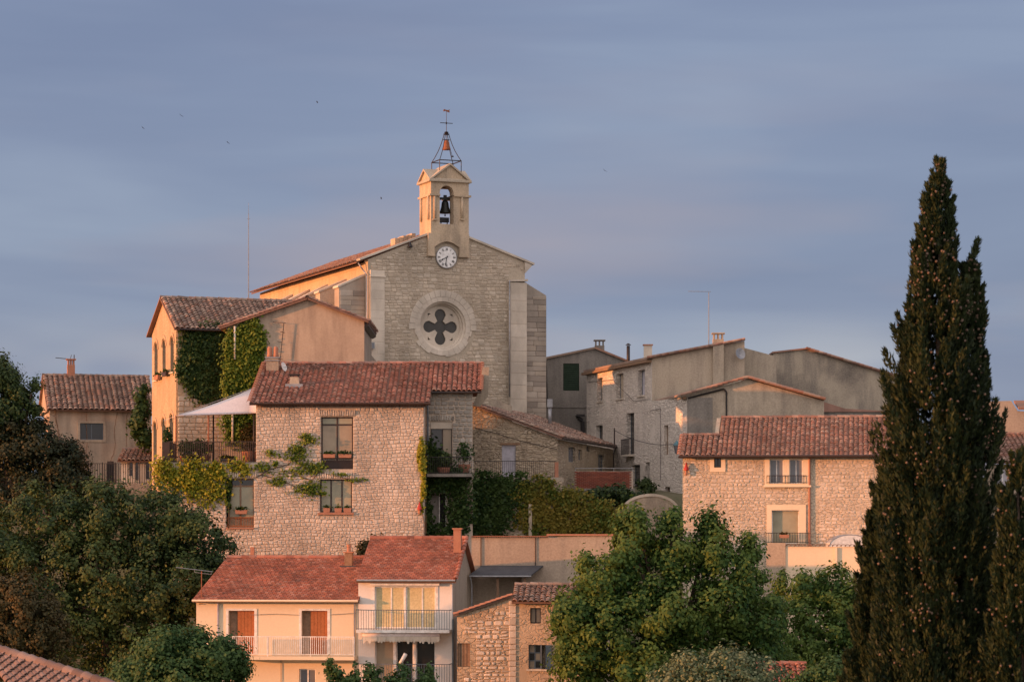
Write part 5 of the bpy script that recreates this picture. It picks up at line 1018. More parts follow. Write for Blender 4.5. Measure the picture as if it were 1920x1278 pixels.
# red brick garden wall and shrubs in the street
BR = Fr(1079, 158.5, ang=0); br = BR.root('brick_wall', 'red brick wall topped by a thin iron rail', 'wall', 1.5, 0, 2); r = BR.rect(1079, 883, 1187, 915)
MB().box(r[0], r[1], .03, .3, r[2]-1.2, r[3]).build('core', 'bas_mortar', br, BR)
rr = random.Random(8); k = 0; z = r[2]
me = [MB().box(-.115, .115, -.02, .03, 0, .062).mesh('brick', 'brick')]
while z < r[3]-.05:
    u = r[0]+(.06 if k % 2 else -.06)+.12
    while u < r[1]-.1: link('brick', me[0], br, BR.M @ Matrix.Translation((u, rr.uniform(-.008, .008), z+.006))); u += .245
    z += .078; k += 1
railing(br, BR, r[0], r[1], .15, r[3], r[3]+.2, 'zinc', 1.1, .012, 'iron_rail', rails=1); MB().box(r[0]-.1, r[1]+.1, -.04, .32, r[2]-1.4, r[2]-.003).build('footing', 'grey_render', br, BR)
AC = Fr(1165, 152.8, ang=0); ac = AC.root('arched_wall', 'pale wall with a rounded top rising behind the leafy tree', 'wall', 1.5, 0, -1); n = 16
MB().prism([AC.uz(1170, 1010), AC.uz(1275, 1010)]+[AC.uz(1220+52*math.cos(math.pi*i/n), 958-31*math.sin(math.pi*i/n)) for i in range(n+1)], 0, .4).build('masonry', 'tan_render', ac, AC)
MB().plate([AC.uz(1220+54*math.cos(math.pi*i/n), 958-33*math.sin(math.pi*i/n)) for i in range(n+1)]+[AC.uz(1220+49*math.cos(math.pi*i/n), 958-28*math.sin(math.pi*i/n)) for i in range(n, -1, -1)], [], -.05, .45).build('coping', 'ashlar', ac, AC)
# ------------------------------------------------------------------ right stone house
H = Fr(1280, 146, 1655, 144.6); hh = H.root('cream_stone_house', 'cream stone house with terracotta roof and white window surrounds', 'house', 5, 0, -3.5)
zE = H.z(855, 3); uH = H.u(1720); hw = [H.rect(*q) for q in ((1339, 858, 1352, 876), (1443, 861, 1469, 906), (1480, 861, 1505, 906), (1447, 956, 1498, 1019))]
MB().plate([(0, -5), (uH, -5), (uH, zE), (0, zE)], [hole(r) for r in hw], 0, .4).build('front_wall', 'rightstone', hh, H)
MB().box(.1, uH, .4, 7.4, -5, zE-.1).build('back_rooms', 'rightstone', hh, H)
stones(hh, H, 'bastide', [(.05, -.8), (H.u(1640), -.8), (H.u(1640), zE-.2), (.05, zE-.2)], [hole((r[0]-.35, r[1]+.35, r[2]-.3, r[3]+.4)) for r in hw]+[hole((H.u(1505), H.u(1535), -3, zE))], .018, (.15, .26), (.18, .42), .035, 220, 61, gap=.045, tilt=.12, zjit=.7)
def surround(r, t, mat='white', v=-.05): return MB().plate([(r[0]-t, r[2]-t), (r[1]+t, r[2]-t), (r[1]+t, r[3]+t), (r[0]-t, r[3]+t)], [hole(r)], v, .02).build('window_surround', mat, hh, H)
surround(hw[0], .24, 'villa_l'); r2 = (hw[1][0]-.26, hw[2][1]+.42, hw[1][2]-.1, hw[1][3]+.24)
MB().plate([(r2[0], r2[2]), (r2[1], r2[2]), (r2[1], r2[3]), (r2[0], r2[3])], [hole(hw[1]), hole(hw[2])], -.05, .02).build('window_surround', 'villa_l', hh, H)
r = hw[3]; MB().plate([(r[0]-.28, r[2]), (r[1]+.38, r[2]), (r[1]+.38, r[3]+.3), (r[0]-.28, r[3]+.3)], [[(r[0], r[2]+.01), (r[1], r[2]+.01), (r[1], r[3]), (r[0], r[3])]], -.05, .02).build('window_surround', 'villa_l', hh, H)
window(hh, H, hw[0], .2, 'wood_dk', 'glass_dk', (.5,), (), .05); window(hh, H, hw[1], .16, 'white', 'glass_blu', (.5,), (), .05); window(hh, H, hw[2], .16, 'white', 'glass_blu', (.5,), (), .05)
w = window(hh, H, hw[3], .18, 'white', 'glass_grn', (), (), .05)
MB().box(r2[0]-.05, r2[1]+.05, -.2, -.052, r2[2]-.1, r2[2]).build('sill', 'villa_l', hh, H)
railing(hh, H, hw[1][0]-.15, hw[2][1]+.2, -.12, hw[1][2], hw[1][2]+.45, 'iron', .14, .009, 'window_railing'); railing(hh, H, r[0]-.3, r[1]+.5, -.3, r[2]+.05, r[2]+.62, 'iron', .14, .009, 'window_railing', ends=.28)
flowerbox((H.u(1461), H.u(1480), H.z(1008, 5)), 'orange flower trough on the lower railing of the cream house', 'terra', 'lf_rust', 71, 60, .18, fr=H, v=-.42)
MB().path([(H.u(1518), -.08, -3), (H.u(1518), -.08, zE-.1)], .06, 8).build('downpipe', 'terra', hh, H)
zq_ = zE-.02; sl = .42; uS = H.u(1349, 3); lo2 = 3.0
tile_roof(hh, H, (-.15, -.45, zq_), (uS-.01, -.45, zq_), (0, lo2, lo2*sl), 't_old', .27, seed=22); tile_roof(hh, H, (uS, -.45, zq_), (uH, -.45, zq_), (0, 5.6, 5.6*sl), 't_old', .27, seed=23, sag=.05)
MB().prism([(lo2-.7, zq_+lo2*sl-.5), (5.1, zq_+lo2*sl-.5), (5.1, zq_+5.6*sl), (lo2-.6, zq_+lo2*sl-.1)], uS-.25, uS-.03, 'u').build('step_gable', 'tan_render', hh, H)
MB().tube((-.2, -.5, zE-.02), (uH, -.5, zE-.02), .08, .08, 8).build('gutter', 'wood_dk', hh, H)
for i in range(8): v = -.45+lo2*i/8; q = MB(); tile_add(q, 0, .42, .13, .105, .8, 0, .05, .03); link('verge_tile', q.mesh('verge_tile', 'terra'), hh, H.M @ Matrix.Translation((-.2, v, zq_+sl*(v+.45))) @ Matrix.Rotation(math.atan(sl), 4, 'X'))
al = H.root('red_lantern', 'red cone shaped lantern on the left corner of the cream house', 'lamp', H.u(1287), -.1, H.z(882, 0)); lu, lz = H.uz(1287, 876)
MB().lathe((lu, -.16, lz-.15), [(.16, 0), (.14, .05), (.065, .26), (.02, .42)], 10).build('hood', 'redpaint', al, H, True); MB().lathe((lu, -.16, lz-.45), [(.04, 0), (.08, .1), (.08, .3)], 8).build('glass', 'terra', al, H); MB().box(lu-.02, lu+.02, -.16, 0, lz+.2, lz+.25).build('bracket', 'iron', al, H)
GW = Fr(1437, 138.6, 1660, 137.6); gw = GW.root('garden_wall', 'low pale garden wall with tile coping below the cream house', 'wall', 2, 0, -3.5)
MB().box(GW.u(1437), GW.u(1473), -.06, .3, -6, GW.z(1017, 0)).build('pink_end', 'brown_wall', gw, GW); MB().box(GW.u(1473), GW.u(1680), 0, .3, -6, GW.z(1024, 3)).build('wall_panel', 'villa_l', gw, GW)
m = MB(); a, b = GW.u(1473), GW.u(1680); n = 26
for i in range(n): u = a+(b-a)*i/n; q = MB(); tile_add(q, -.12, .38, .15, .13, .7, 0, 0, .02); link('coping_tile', q.mesh('coping_tile', 't_old'), gw, GW.M @ Matrix.Translation((u+.14, 0, GW.z(1024, 3))))
MB().box(GW.u(1565), GW.u(1570), -.12, .0, -6, GW.z(1026, 3)).build('pier', 'villa_l', gw, GW)
cv_ = thing('pool_cover', 'white rounded cover behind the garden wall', 'cover', Matrix.Translation(P(1595, 1024, 143))); n = 10
V_ = [(P(1595, 1024, 143)+Vector((math.cos(math.pi*i/n)*1.15, y, math.sin(math.pi*i/n)*.62))) for y in (0, .6, 1.2, 1.8) for i in range(n+1)]; k = n+1
MB().add(V_, [(j*k+i, j*k+i+1, (j+1)*k+i+1, (j+1)*k+i) for j in range(3) for i in range(n)]+[tuple(range(k)), tuple(range(4*k-1, 3*k-1, -1))]).build('hood', 'white', cv_)
m = MB()
for y in (.0, .6, 1.2, 1.8): m.path([P(1595, 1024, 143)+Vector((math.cos(math.pi*i/n)*1.17, y, math.sin(math.pi*i/n)*.64)) for i in range(n+1)], .025, 4)
m.build('rib', 'zinc', cv_)
# ------------------------------------------------------------------ peach and white villa in front
Z = Fr(368, 130, ang=-6)                       # front of the villa, turned a little to the left
vl = Z.root('peach_house', 'peach rendered house with brown shutters and long white balcony', 'house', 4, 0, -9.5)
zE = Z.z(1124, 3); uM = Z.u(672)
s1, s2, d1 = Z.rect(428.5, 1144, 477, 1226), Z.rect(565.5, 1144, 614, 1226), Z.rect(561, 1253, 592, 1300)
MB().plate([(0, -11), (uM, -11), (uM, zE), (0, zE)], [hole(s1), hole(s2), hole(d1)], 0, .3).build('front_wall', 'villa_l', vl, Z)
MB().box(.02, uM-.02, .3, 7, -11, zE-.05).build('back_rooms', 'villa_l', vl, Z)
for r in (s1, s2):
    MB().plate([(r[0]-.13, r[2]), (r[1]+.13, r[2]), (r[1]+.13, r[3]+.1), (r[0]-.13, r[3]+.1)], [[(r[0], r[2]+.005), (r[1], r[2]+.005), (r[1], r[3]), (r[0], r[3])]], -.03, .02).build('window_surround', 'white', vl, Z)
    w_ = r[1]-r[0]; sh_ = MB().box(r[0]+w_*.32, r[1], .16, .2, r[2], r[3]).build('shutter', 'wood_or', vl, Z)
    for k in range(5): a = r[0]+w_*.32+.02+w_*.66*k/5; MB().box(a, a+w_*.66/5-.015, .145, .16, r[2]+.03, r[3]-.03).build('board', 'wood_or', sh_, Z)
    sh_ = MB().box(r[0]+.003, r[0]+w_*.31, .24, .27, r[2], r[3]).build('shutter', 'wood', vl, Z, label='shutter leaf folded back in shade')
w = window(vl, Z, d1, .15, 'white', 'glass_blu', (.5,), (), .06, name='glazed_door')
zb = Z.z(1228, 4); b0, b1 = Z.u(428), uM-.05
MB().box(b0, b1, -.95, -.003, zb-.17, zb).build('balcony_slab', 'villa_l', vl, Z)
m = MB(); m.box(b0, b1, -.92, -.88, zb+.94, zb+.98).box(b0, b1, -.92, -.88, zb+.09, zb+.12); n = 62
for i in range(n+1): u = b0+(b1-b0)*i/n; m.box(u-.013, u+.013, -.91, -.89, zb+.12, zb+.94)
for u in (b0, b0+(b1-b0)*.33, b0+(b1-b0)*.66, b1-.04): m.box(u, u+.04, -.925, -.885, zb, zb+.97)
m.build('balcony_railing', 'white', vl, Z)
MB().path([(Z.u(409), -.05, -10), (Z.u(409), -.05, zE-.1)], .05, 6).build('downpipe', 'lav', vl, Z); MB().path([(Z.u(665), -.06, -10), (Z.u(665), -.06, zE-.1)], .04, 6).build('downpipe', 'zinc', vl, Z)
MB().path([(Z.u(470), -.05, Z.z(1152, 3)), (Z.u(520), -.05, Z.z(1150, 3)), (Z.u(562), -.05, Z.z(1152, 3))], .012, 4).path([(Z.u(527), -.04, Z.z(1280, 3)), (Z.u(527), -.04, Z.z(1236, 3))], .018, 4).path([(Z.u(620), -.05, Z.z(1151, 3)), (Z.u(668), -.05, Z.z(1148, 3))], .012, 4).build('cable', 'zinc', vl, Z)
RD = 4.4; RI = 2.05
flat_tiles(vl, Z, (Z.u(364), -.4, zE-.0), (uM+.1, -.4, zE-.0), (Z.u(426, RD), RD, zE+RI), (Z.u(692, RD), RD, zE+RI), 't_fla', .21, .19, 5)
MB().add([(Z.u(364), -.4, zE), (Z.u(426, RD), RD, zE+RI), (Z.u(370, 9), 9, zE), (Z.u(364), -.4, zE-.12), (Z.u(370, 9), 9, zE-.12)], [(0, 2, 1), (0, 3, 4, 2)]).build('hip_slope', 't_fla', vl, Z)
MB().para((Z.u(426, RD), RD, zE+RI-.04), (Z.u(692, RD)-Z.u(426, RD), 0, 0), (0, 3.6, -1.6), (0, 0, .06)).build('back_slope', 't_fla', vl, Z)
MB().tube((Z.u(364), -.46, zE-.03), (uM+.05, -.46, zE-.03), .06, .06, 6).build('gutter', 'villa_l', vl, Z)
v = 4.6; r = Z.rect(470, 1025, 477, 1046, v); MB().box(r[0], r[1], v-.1, v+.1, r[2]-.3, r[3]).build('chimney', 'terra', vl, Z)
v = 3.6; r = Z.rect(647, 1032, 661, 1062, v); c = MB().box(r[0], r[1], v-.2, v+.2, r[2]-.2, r[3]-.1).build('chimney', 'wood', vl, Z); MB().box(r[0]-.05, r[1]+.05, v-.25, v+.25, r[3]-.1, r[3]-.04).lathe(((r[0]+r[1])/2, v, r[3]-.04), [(.11, 0), (.09, .22), (.11, .24), (.11, .36)], 10).build('chimney_pot', 'terra', c, Z); MB().box(r[0]-.22, r[1]+.22, v-.35, v+.3, r[2]-.05, r[2]+.06).build('flashing', 'slate', c, Z)
an = Z.root('roof_aerial', 'white yagi aerial on the left corner of the peach house', 'antenna', Z.u(379), -.1, zE-.3)
MB().tube((Z.u(379), -.12, Z.z(1128, 0)), (Z.u(379), -.12, Z.z(1070, 0)), .028, .024).build('mast', 'rust', an, Z); m = MB().tube((Z.u(331), -.12, Z.z(1063, 0)), (Z.u(400), -.12, Z.z(1071, 0)), .018)
for i in range(12): x = 333+i*5.6; y = 1063+(x-331)*.116; m.tube((Z.u(x), -.35, Z.z(y, 0)), (Z.u(x), .12, Z.z(y, 0)), .008)
m.path([(Z.u(366), -.12, Z.z(1066, 0)), (Z.u(366), -.12, Z.z(1072, 0)), (Z.u(397), -.12, Z.z(1076, 0)), (Z.u(397), -.12, Z.z(1070, 0))], .012); m.build('boom', 'zinc', an, Z)
MB().tube((Z.u(374), -.12, zE-.2), (Z.u(384), .1, zE-.2), .02).build('bracket', 'iron', an, Z)
# white wing
wv = Z.root('white_house', 'white rendered narrow house with yellow curtains and folded awning', 'house', uM+2, 0, -9.5)
zT = Z.z(1085, uM+2); uQ = Z.u(848); top = Z.rect(703, 1099, 817, 1177); low = Z.rect(703, 1200, 816, 1300)
MB().plate([(uM+.003, -11), (uQ, -11), (uQ, zT), (uM+.003, zT)], [hole(top), hole(low)], -.04, .26).build('front_wall', 'villa_r', wv, Z)
MB().prism([(.26, -11), (8, -11), (8, zT), (4.0, zT+1.95), (.26, zT)], uQ-.3, uQ-.003, 'u').build('side_wall', 'brown_wall', wv, Z)
MB().prism([(.26, zE-.5), (7.9, zE-.5), (7.9, zT), (4.0, zT+1.9), (.26, zT)], uM+.003, uM+.3, 'u').build('party_wall', 'villa_r', wv, Z)
MB().box(uM+.3, uQ-.3, .9, 7.9, -11, zT-.1).build('back_rooms', 'inside', wv, Z)
MB().plate([(top[0]-.12, top[2]-.02), (top[1]+.12, top[2]-.02), (top[1]+.12, top[3]+.05), (top[0]-.12, top[3]+.05)], [hole(top)], -.07, -.03).build('window_surround', 'white', wv, Z)
w_ = (top[1]-top[0]); w = window(wv, Z, (top[0], top[0]+w_*.49, top[2], top[3]), .05, 'white', 'glass_yel', (.55,), (), .06); w = window(wv, Z, (top[0]+w_*.51, top[1], top[2], top[3]), .05, 'white', 'glass_yel', (.55,), (), .06); MB().box(top[0]+w_*.49, top[0]+w_*.51, .0, .1, top[2], top[3]).build('mullion', 'white', wv, Z)
MB().box(top[0]-.2, top[1]+.2, -.24, -.043, top[3]+.06, top[3]+.34).build('roller_box', 'white', wv, Z)
zb = Z.z(1180, uM+2, -.8); b0, b1 = uM+.03, uQ-.03
MB().box(b0, b1, -.9, -.043, zb-.14, zb).build('balcony_slab', 'white', wv, Z); railing(wv, Z, b0, b1, -.86, zb, zb+.98, 'bluegrey', .125, .011, 'balcony_railing', ends=.8)
for k, (x0, x1) in enumerate(((703, 738.5), (742.5, 775), (779.5, 816))):
    a, b = Z.u(x0), Z.u(x1); window(wv, Z, (a, b, low[2], low[3]), .12, 'white', 'glass_dk' if k else 'glass_tan', (), (), .05, name='glazed_door')
for x in (740.5, 777.5): MB().box(Z.u(x)-.05, Z.u(x)+.05, .02, .2, low[2], low[3]).build('post', 'white', wv, Z)
zb = Z.z(1284, uM+2, -.8); MB().box(b0, b1, -.9, -.043, zb-.14, zb).build('balcony_slab', 'white', wv, Z); railing(wv, Z, b0, b1, -.86, zb, zb+1.05, 'bluegrey', .125, .011, 'balcony_railing', ends=.8)
aw = Z.root('folded_awning', 'rolled up cream awning with scalloped fringe under the white balcony', 'awning', uM+2, -.6, Z.z(1192, uM+2)); a, b = Z.u(684), Z.u(828); za = Z.z(1190, uM+2, -.6)
MB().tube((a, -.62, za+.02), (b, -.62, za+.02), .15, .15, 10).build('roll', 'canvas', aw, Z, True); n = 26; m = MB()
for i in range(n):
    u0_, u1_ = a+(b-a)*i/n, a+(b-a)*(i+1)/n; rr = random.Random(i); hgt = .22+rr.uniform(0, .14); c = (u0_+u1_)/2
    m.prism([(u0_, za-.05), (u1_, za-.05), (u1_, za-.05-hgt*.7), (c+.03, za-.05-hgt), (c-.03, za-.05-hgt), (u0_, za-.05-hgt*.7)], -.78+rr.uniform(-.03, .03), -.76)
m.build('fringe', 'ashlar', aw, Z); MB().box(a+.3, a+.36, -.6, -.05, za-.06, za).box(b-.36, b-.3, -.6, -.05, za-.06, za).build('arm', 'iron', aw, Z)
flat_tiles(wv, Z, (uM-.05, -.45, zT-.05), (uQ+.22, -.45, zT-.05), (uM-.05, 4.0, zT+2.0), (uQ+.22, 4.0, zT+2.0), 't_fla', .21, .19, 7)
MB().para((uM-.05, 4.0, zT+1.95), (uQ+.27-uM, 0, 0), (0, 4.2, -1.95), (0, 0, .06)).build('back_slope', 't_fla', wv, Z)
for i in range(12):
    f = i/12; q = MB(); tile_add(q, 0, .43, .12, .10, .8, 0, .05, .03); link('verge_tile', q.mesh('verge_tile', 't_fla'), wv, Z.M @ Matrix.Translation((uQ+.22, -.45+4.45*f, zT-.05+2.05*f)) @ Matrix.Rotation(math.atan(2.05/4.45), 4, 'X'))
MB().tube((uM, -.5, zT-.06), (uQ+.2, -.5, zT-.06), .055, .055, 6).build('gutter', 'zinc', wv, Z)
v = 2.6; r = Z.rect(868, 992, 881, 1024, v); r = (uQ-.25, uQ+.12, zT+1.2, r[3]); chimney(wv, Z, r, v-.2, v+.2, 'terra', 'terra')['label'] = 'orange brick chimney at the roof edge'
MB().path([(uQ+.05, -.12, -10), (uQ+.05, -.12, Z.z(1160, uQ))], .05, 6).build('downpipe', 'bluegrey', wv, Z)
tl = Z.root('telescope', 'white telescope on a tripod on the lower white balcony', 'telescope', Z.u(756), -.5, zb); tu, tz = Z.uz(755, 1236, -.5); tz = max(tz, zb+1.25)
MB().tube((tu-.17, -.45, tz-.28), (tu+.16, -.55, tz+.28), .085, .10, 10).build('tube', 'white', tl, Z, True); m = MB()
for dx, dy in ((-.3, 0), (.3, .1), (0, -.25)): m.tube((tu, -.5, tz-.15), (tu+dx, -.5+dy, zb), .022)
m.build('tripod', 'zinc', tl, Z)
# ------------------------------------------------------------------ brown grey house behind it
Y = Fr(884, 136.8, ang=-2); yh = Y.root('grey_brown_house', 'blank grey brown house wall with dark lean-to canopy', 'house', 2, 0, -9); zt = Y.z(1007, 2)
op_ = Y.rect(933, 1078, 978, 1135)
MB().plate([(0, -11), (Y.u(1150), -11), (Y.u(1150), Y.z(1004, 5)), (Y.u(960), zt), (0, zt)], [hole(op_)], 0, .4).build('front_wall', 'brown_wall', yh, Y); dark_box(yh, Y, op_, .9)
MB().box(.05, Y.u(1150), .4, 6, -11, zt-.1).build('back_rooms', 'brown_wall', yh, Y)
n = 34
for i in range(n): u = Y.u(1025)*i/n; q = MB(); tile_add(q, -.15, .4, .12, .1, .6, 0, 0, .02); link('coping_tile', q.mesh('coping_tile', 'terra'), yh, Y.M @ Matrix.Translation((u+.1, 0, zt+.0)))
MB().box(Y.u(1025), Y.u(1150), -.08, .42, Y.z(1004, 5)+.002, Y.z(1004, 5)+.1).build('coping', 'terra', yh, Y)
lt = Y.root('lean_to', 'dark slate lean-to canopy against the grey brown wall', 'canopy', 1.5, -1, Y.z(1120, 1)); a, b = Y.u(880, -2.2), Y.u(996, -2.2); zl_, zh = Y.z(1079, 2, -2.2), Y.z(1062, 2)
MB().para((a, -2.2, zl_), (b-a, 0, 0), (.55, 2.19, zh-zl_), (0, 0, .07)).build('roof_sheet', 'slate', lt, Y); MB().tube((a, -2.24, zl_-.02), (b, -2.24, zl_-.02), .05, .05, 6).build('gutter', 'zinc', lt, Y)
for px in (931, 982): MB().box(Y.u(px, -2), Y.u(px, -2)+.12, -2.05, -1.93, -9, zl_-.02).build('post', 'wood', lt, Y)
MB().path([(a+.05, -2.24, zl_-.05), (a+.12, -2.15, zl_-.5), (a+.12, -2.15, -8)], .04, 6).build('downpipe', 'zinc', lt, Y)
for x0, x1 in ((902, 902), (1004, 1004)): MB().path([(Y.u(x0), -.04, Y.z(1062, 3)), (Y.u(x1), -.04, zt)], .025, 5).build('cable', 'iron', yh, Y)
# ------------------------------------------------------------------ crumbling cottage
Q5 = Fr(857, 125, ang=-4); ct = Q5.root('stone_cottage', 'crumbling ochre stone cottage with small shuttered windows', 'house', 2, 0, -9); cw = [Q5.rect(*q) for q in ((994, 1139, 1014, 1168), (991, 1208, 1023, 1253), (857.5, 1205, 881, 1249))]
uC = Q5.u(964); uD = Q5.u(1090); z0_, z1_ = Q5.z(1153, 0), Q5.z(1117, uC); z2_ = Q5.z(1128, uC)
MB().plate([(0, -11), (uD, -11), (uD, z2_), (uC, z2_), (uC, z1_), (0, z0_)], [hole(r) for r in cw], 0, .35).build('front_wall', 'cottage', ct, Q5)
MB().box(.35, uD, .35, 5, -11, z0_-.1).build('back_rooms', 'cottage', ct, Q5)
stones(ct, Q5, 'bastide', [(.3, -8.5), (uC, -8.5), (uC, z1_-.25), (1, z0_-.2), (.3, z0_-.3)], [hole((r[0]-.25, r[1]+.25, r[2]-.3, r[3]+.4)) for r in cw], .012, (.13, .30), (.18, .5), .05, 200, 81, gap=.06, tilt=.12, zjit=.7)
blocks(ct, Q5, 'bastide', stack(uC-.25, uC+.12, -8.6, z1_-.2, (.2, .38), 82), .0, .06, 'quoin_stone')
window(ct, Q5, cw[0], .22, 'wood_dk', 'glass_tan', (.5,), (), .05); window(ct, Q5, (cw[1][0], cw[1][0]+(cw[1][1]-cw[1][0])*.72, cw[1][2], cw[1][3]), .22, 'bluegrey', ['glass_tan', 'glass_dk'], (.5,), (.33, .66), .045)
MB().box(cw[1][1]-.22, cw[1][1]-.17, -.25, .3, cw[1][2], cw[1][3]).build('shutter', 'bluegrey', ct, Q5); MB().box(cw[1][1]+.0, cw[1][1]+.28, -.06, -.02, cw[1][2], cw[1][3]).build('shutter', 'bluegrey', ct, Q5)
MB().box(cw[2][0], cw[2][1], .1, .14, cw[2][2], cw[2][3]).build('shutter', 'wood_dk', ct, Q5)
for k in range(4): a = cw[2][0]+.02+(cw[2][1]-cw[2][0])*k/4; MB().box(a, a+(cw[2][1]-cw[2][0])/4-.03, .085, .1, cw[2][2]+.02, cw[2][3]-.02).build('board', 'wood', ct, Q5)
MB().box(cw[1][0]-.1, cw[1][1]+.1, -.08, .2, cw[1][2]-.1, cw[1][2]-.01).build('sill', 'ashlar', ct, Q5)
d = Vector((uC-0, 0, z1_-z0_)); MB().para((-.15, -.15, z0_-.06), d*1.03, (0, 5, 0), (0, 0, .1)).build('lean_slope', 't_old', ct, Q5)
for i in range(11): f = i/11; q = MB(); tile_add(q, 0, d.length/11*1.12, .12, .10, .8, 0, .0, .025); link('verge_tile', q.mesh('verge_tile', 'terra'), ct, Q5.M @ Matrix.Translation(Vector((-.15, -.15, z0_+.04))+d*1.03*f) @ Matrix.Rotation(-math.atan2(d.z, d.x), 4, 'Y') @ Matrix.Rotation(-math.pi/2, 4, 'Z'))
tile_roof(ct, Q5, (uC-.1, -.3, z2_+.02), (uD+.1, -.3, z2_+.02), (0, 2.2, .74), 't_wea', .26, seed=33, sag=.04)
# ------------------------------------------------------------------ far left house
X = Fr(93, 171, ang=14); xh = X.root('far_left_house', 'small grey house with striped old tile roof behind the trees', 'house', 3, 0, 2.8); zE = X.z(768, 0); wn_ = X.rect(150, 793, 194, 824); u1 = X.u(284)
MB().plate([(0, 1), (u1, 1), (u1, zE), (0, zE)], [hole(wn_)], 0, .35).build('front_wall', 'plaster_gable', xh, X); MB().box(.05, u1, .35, 6, 1, zE-.1).build('back_rooms', 'plaster_gable', xh, X)
MB().plate([(wn_[0]-.15, wn_[2]-.15), (wn_[1]+.15, wn_[2]-.15), (wn_[1]+.15, wn_[3]+.12), (wn_[0]-.15, wn_[3]+.12)], [hole(wn_)], -.04, .02).build('window_surround', 'tan_render', xh, X); window(xh, X, wn_, .12, 'bluegrey', 'glass_dk', (.5,), (), .05)
hr = 4.3; rise = X.z(705, 3, hr)-zE
tile_roof(xh, X, (-.2, -.4, zE), (u1+.3, -.4, zE), (.0, hr+.4, rise), 't_wea', .34, seed=44)
MB().prism([(0, zE), (hr, zE+rise-.1), (2*hr, zE)], -.02, .3, 'u').build('gable_peak', 'plaster_gable', xh, X); MB().para((-.2, hr, zE+rise-.05), (u1+.5, 0, 0), (0, hr, -rise), (0, 0, .1)).build('back_slope', 't_wea', xh, X)
r = X.rect(126, 684, 140, 706, hr); chimney(xh, X, (r[0], r[1], r[2]-.4, r[3]), hr-.25, hr+.25, 'terra', slots=True)
m = MB(); rng = np.random.default_rng(4)
for x0 in (118, 140, 165, 205, 235, 250):
    pts = [(X.u(x0), -.02, X.z(890, 3))]
    dx = 0; sl_ = rng.normal()*1.6
    for k in range(24): dx += sl_+rng.normal()*.9; sl_ *= .93; pts.append((X.u(x0+dx), -.02, X.z(890-5*(k+1), 3)))
    m.path(pts, .013, 4)
o = X.root('bare_creeper', 'leafless creeper stems trained over the far left house wall', 'creeper', 3, 0, 3.6); m.build('stem', 'bark', o, X)
an = X.root('roof_aerial', 'small aerial on the far left house chimney', 'antenna', X.u(137, hr), hr, r[3]); MB().tube((X.u(139, hr), hr, r[3]-.4), (X.u(139, hr), hr, X.z(665, 2, hr)), .03).build('mast', 'iron', an, X); MB().tube((X.u(104, hr), hr, X.z(671, 2, hr)), (X.u(142, hr), hr, X.z(674, 2, hr)), .025).tube((X.u(131, hr), hr, X.z(676, 2, hr)), (X.u(134, hr), hr, X.z(665, 2, hr)), .02).build('boom', 'iron', an, X)
SD = Fr(226, 165, ang=8); sd_ = SD.root('garden_shed', 'low shed with brown tiled lean-to roof beside the far left house', 'shed', 1, 0, 3); zs_ = SD.z(862, 1); u1 = SD.u(288); sw = [SD.rect(*q) for q in ((242, 866, 249, 892), (254, 864, 260, 900), (273, 866, 280, 898))]
MB().plate([(0, 2), (u1, 2), (u1, zs_), (0, zs_)], [hole(r) for r in sw], 0, .25).build('front_wall', 'ashlar', sd_, SD)
for r in sw: window(sd_, SD, r, .1, 'bluegrey', 'glass_dk', (), (.5,), .04)
tile_roof(sd_, SD, (-.2, -.4, zs_-.05), (u1, -.4, zs_-.05), (.3, 2.6, .75), 't_wea', .28, joined=True, seed=45)
FN = Fr(165, 160, ang=0); fn = FN.root('iron_fence', 'dark iron railing fence in front of the far left house', 'fence', 2, 0, 3); zf = FN.z(906, 2); railing(fn, FN, 0, FN.u(284), 0, zf, FN.z(868, 2), 'iron', .14, .016, 'fence_panel')
for i, px in enumerate((166, 192, 216, 240, 262, 282)): MB().box(FN.u(px)-.03, FN.u(px)+.03, -.03, .03, zf-.5, FN.z(866, 2)).build('fence_post', 'iron', fn, FN)
MB().box(0, FN.u(284), -.15, .15, zf-1.2, zf).build('kerb', 'grey_render', fn, FN)
MB().box(FN.u(200), FN.u(212), .2, .3, zf, FN.z(864, 2)).build('gate', 'iron', fn, FN)
# ------------------------------------------------------------------ house at the right edge
O = Fr(1855, 150, ang=0); oh = O.root('edge_house', 'reddish house half hidden behind the cypress at the right edge', 'house', 1.5, 0, 0); op1 = O.rect(1869, 872, 1892, 912)
MB().plate([O.uz(1850, 1040), O.uz(1990, 1040), O.uz(1990, 870), O.uz(1850, 870)], [hole(op1)], 0, .3).build('front_wall', 'brown_wall', oh, O); window(oh, O, op1, .1, 'white', 'lav', (.5,), (), .05, 'ashlar')
MB().plate([O.uz(1850, 865, 5), O.uz(1990, 865, 5), O.uz(1990, 775, 5), O.uz(1908, 770, 5), O.uz(1896, 751, 5), O.uz(1850, 752, 5)], [], 5, 5.4).build('rear_wall', 'brown_wall', oh, O)
MB().para((O.u(1896, 5)+.4, 4.8, O.z(768, 1, 5)), (5, 0, 0), (0, 1.5, .5), (0, 0, .12)).build('rear_eave', 't_wea', oh, O)
tile_roof(oh, O, (O.u(1850), -.4, O.z(866, 1)), (O.u(1990), -.4, O.z(866, 1)), (0, 5.2, 1.75), 't_old', .28, seed=46)
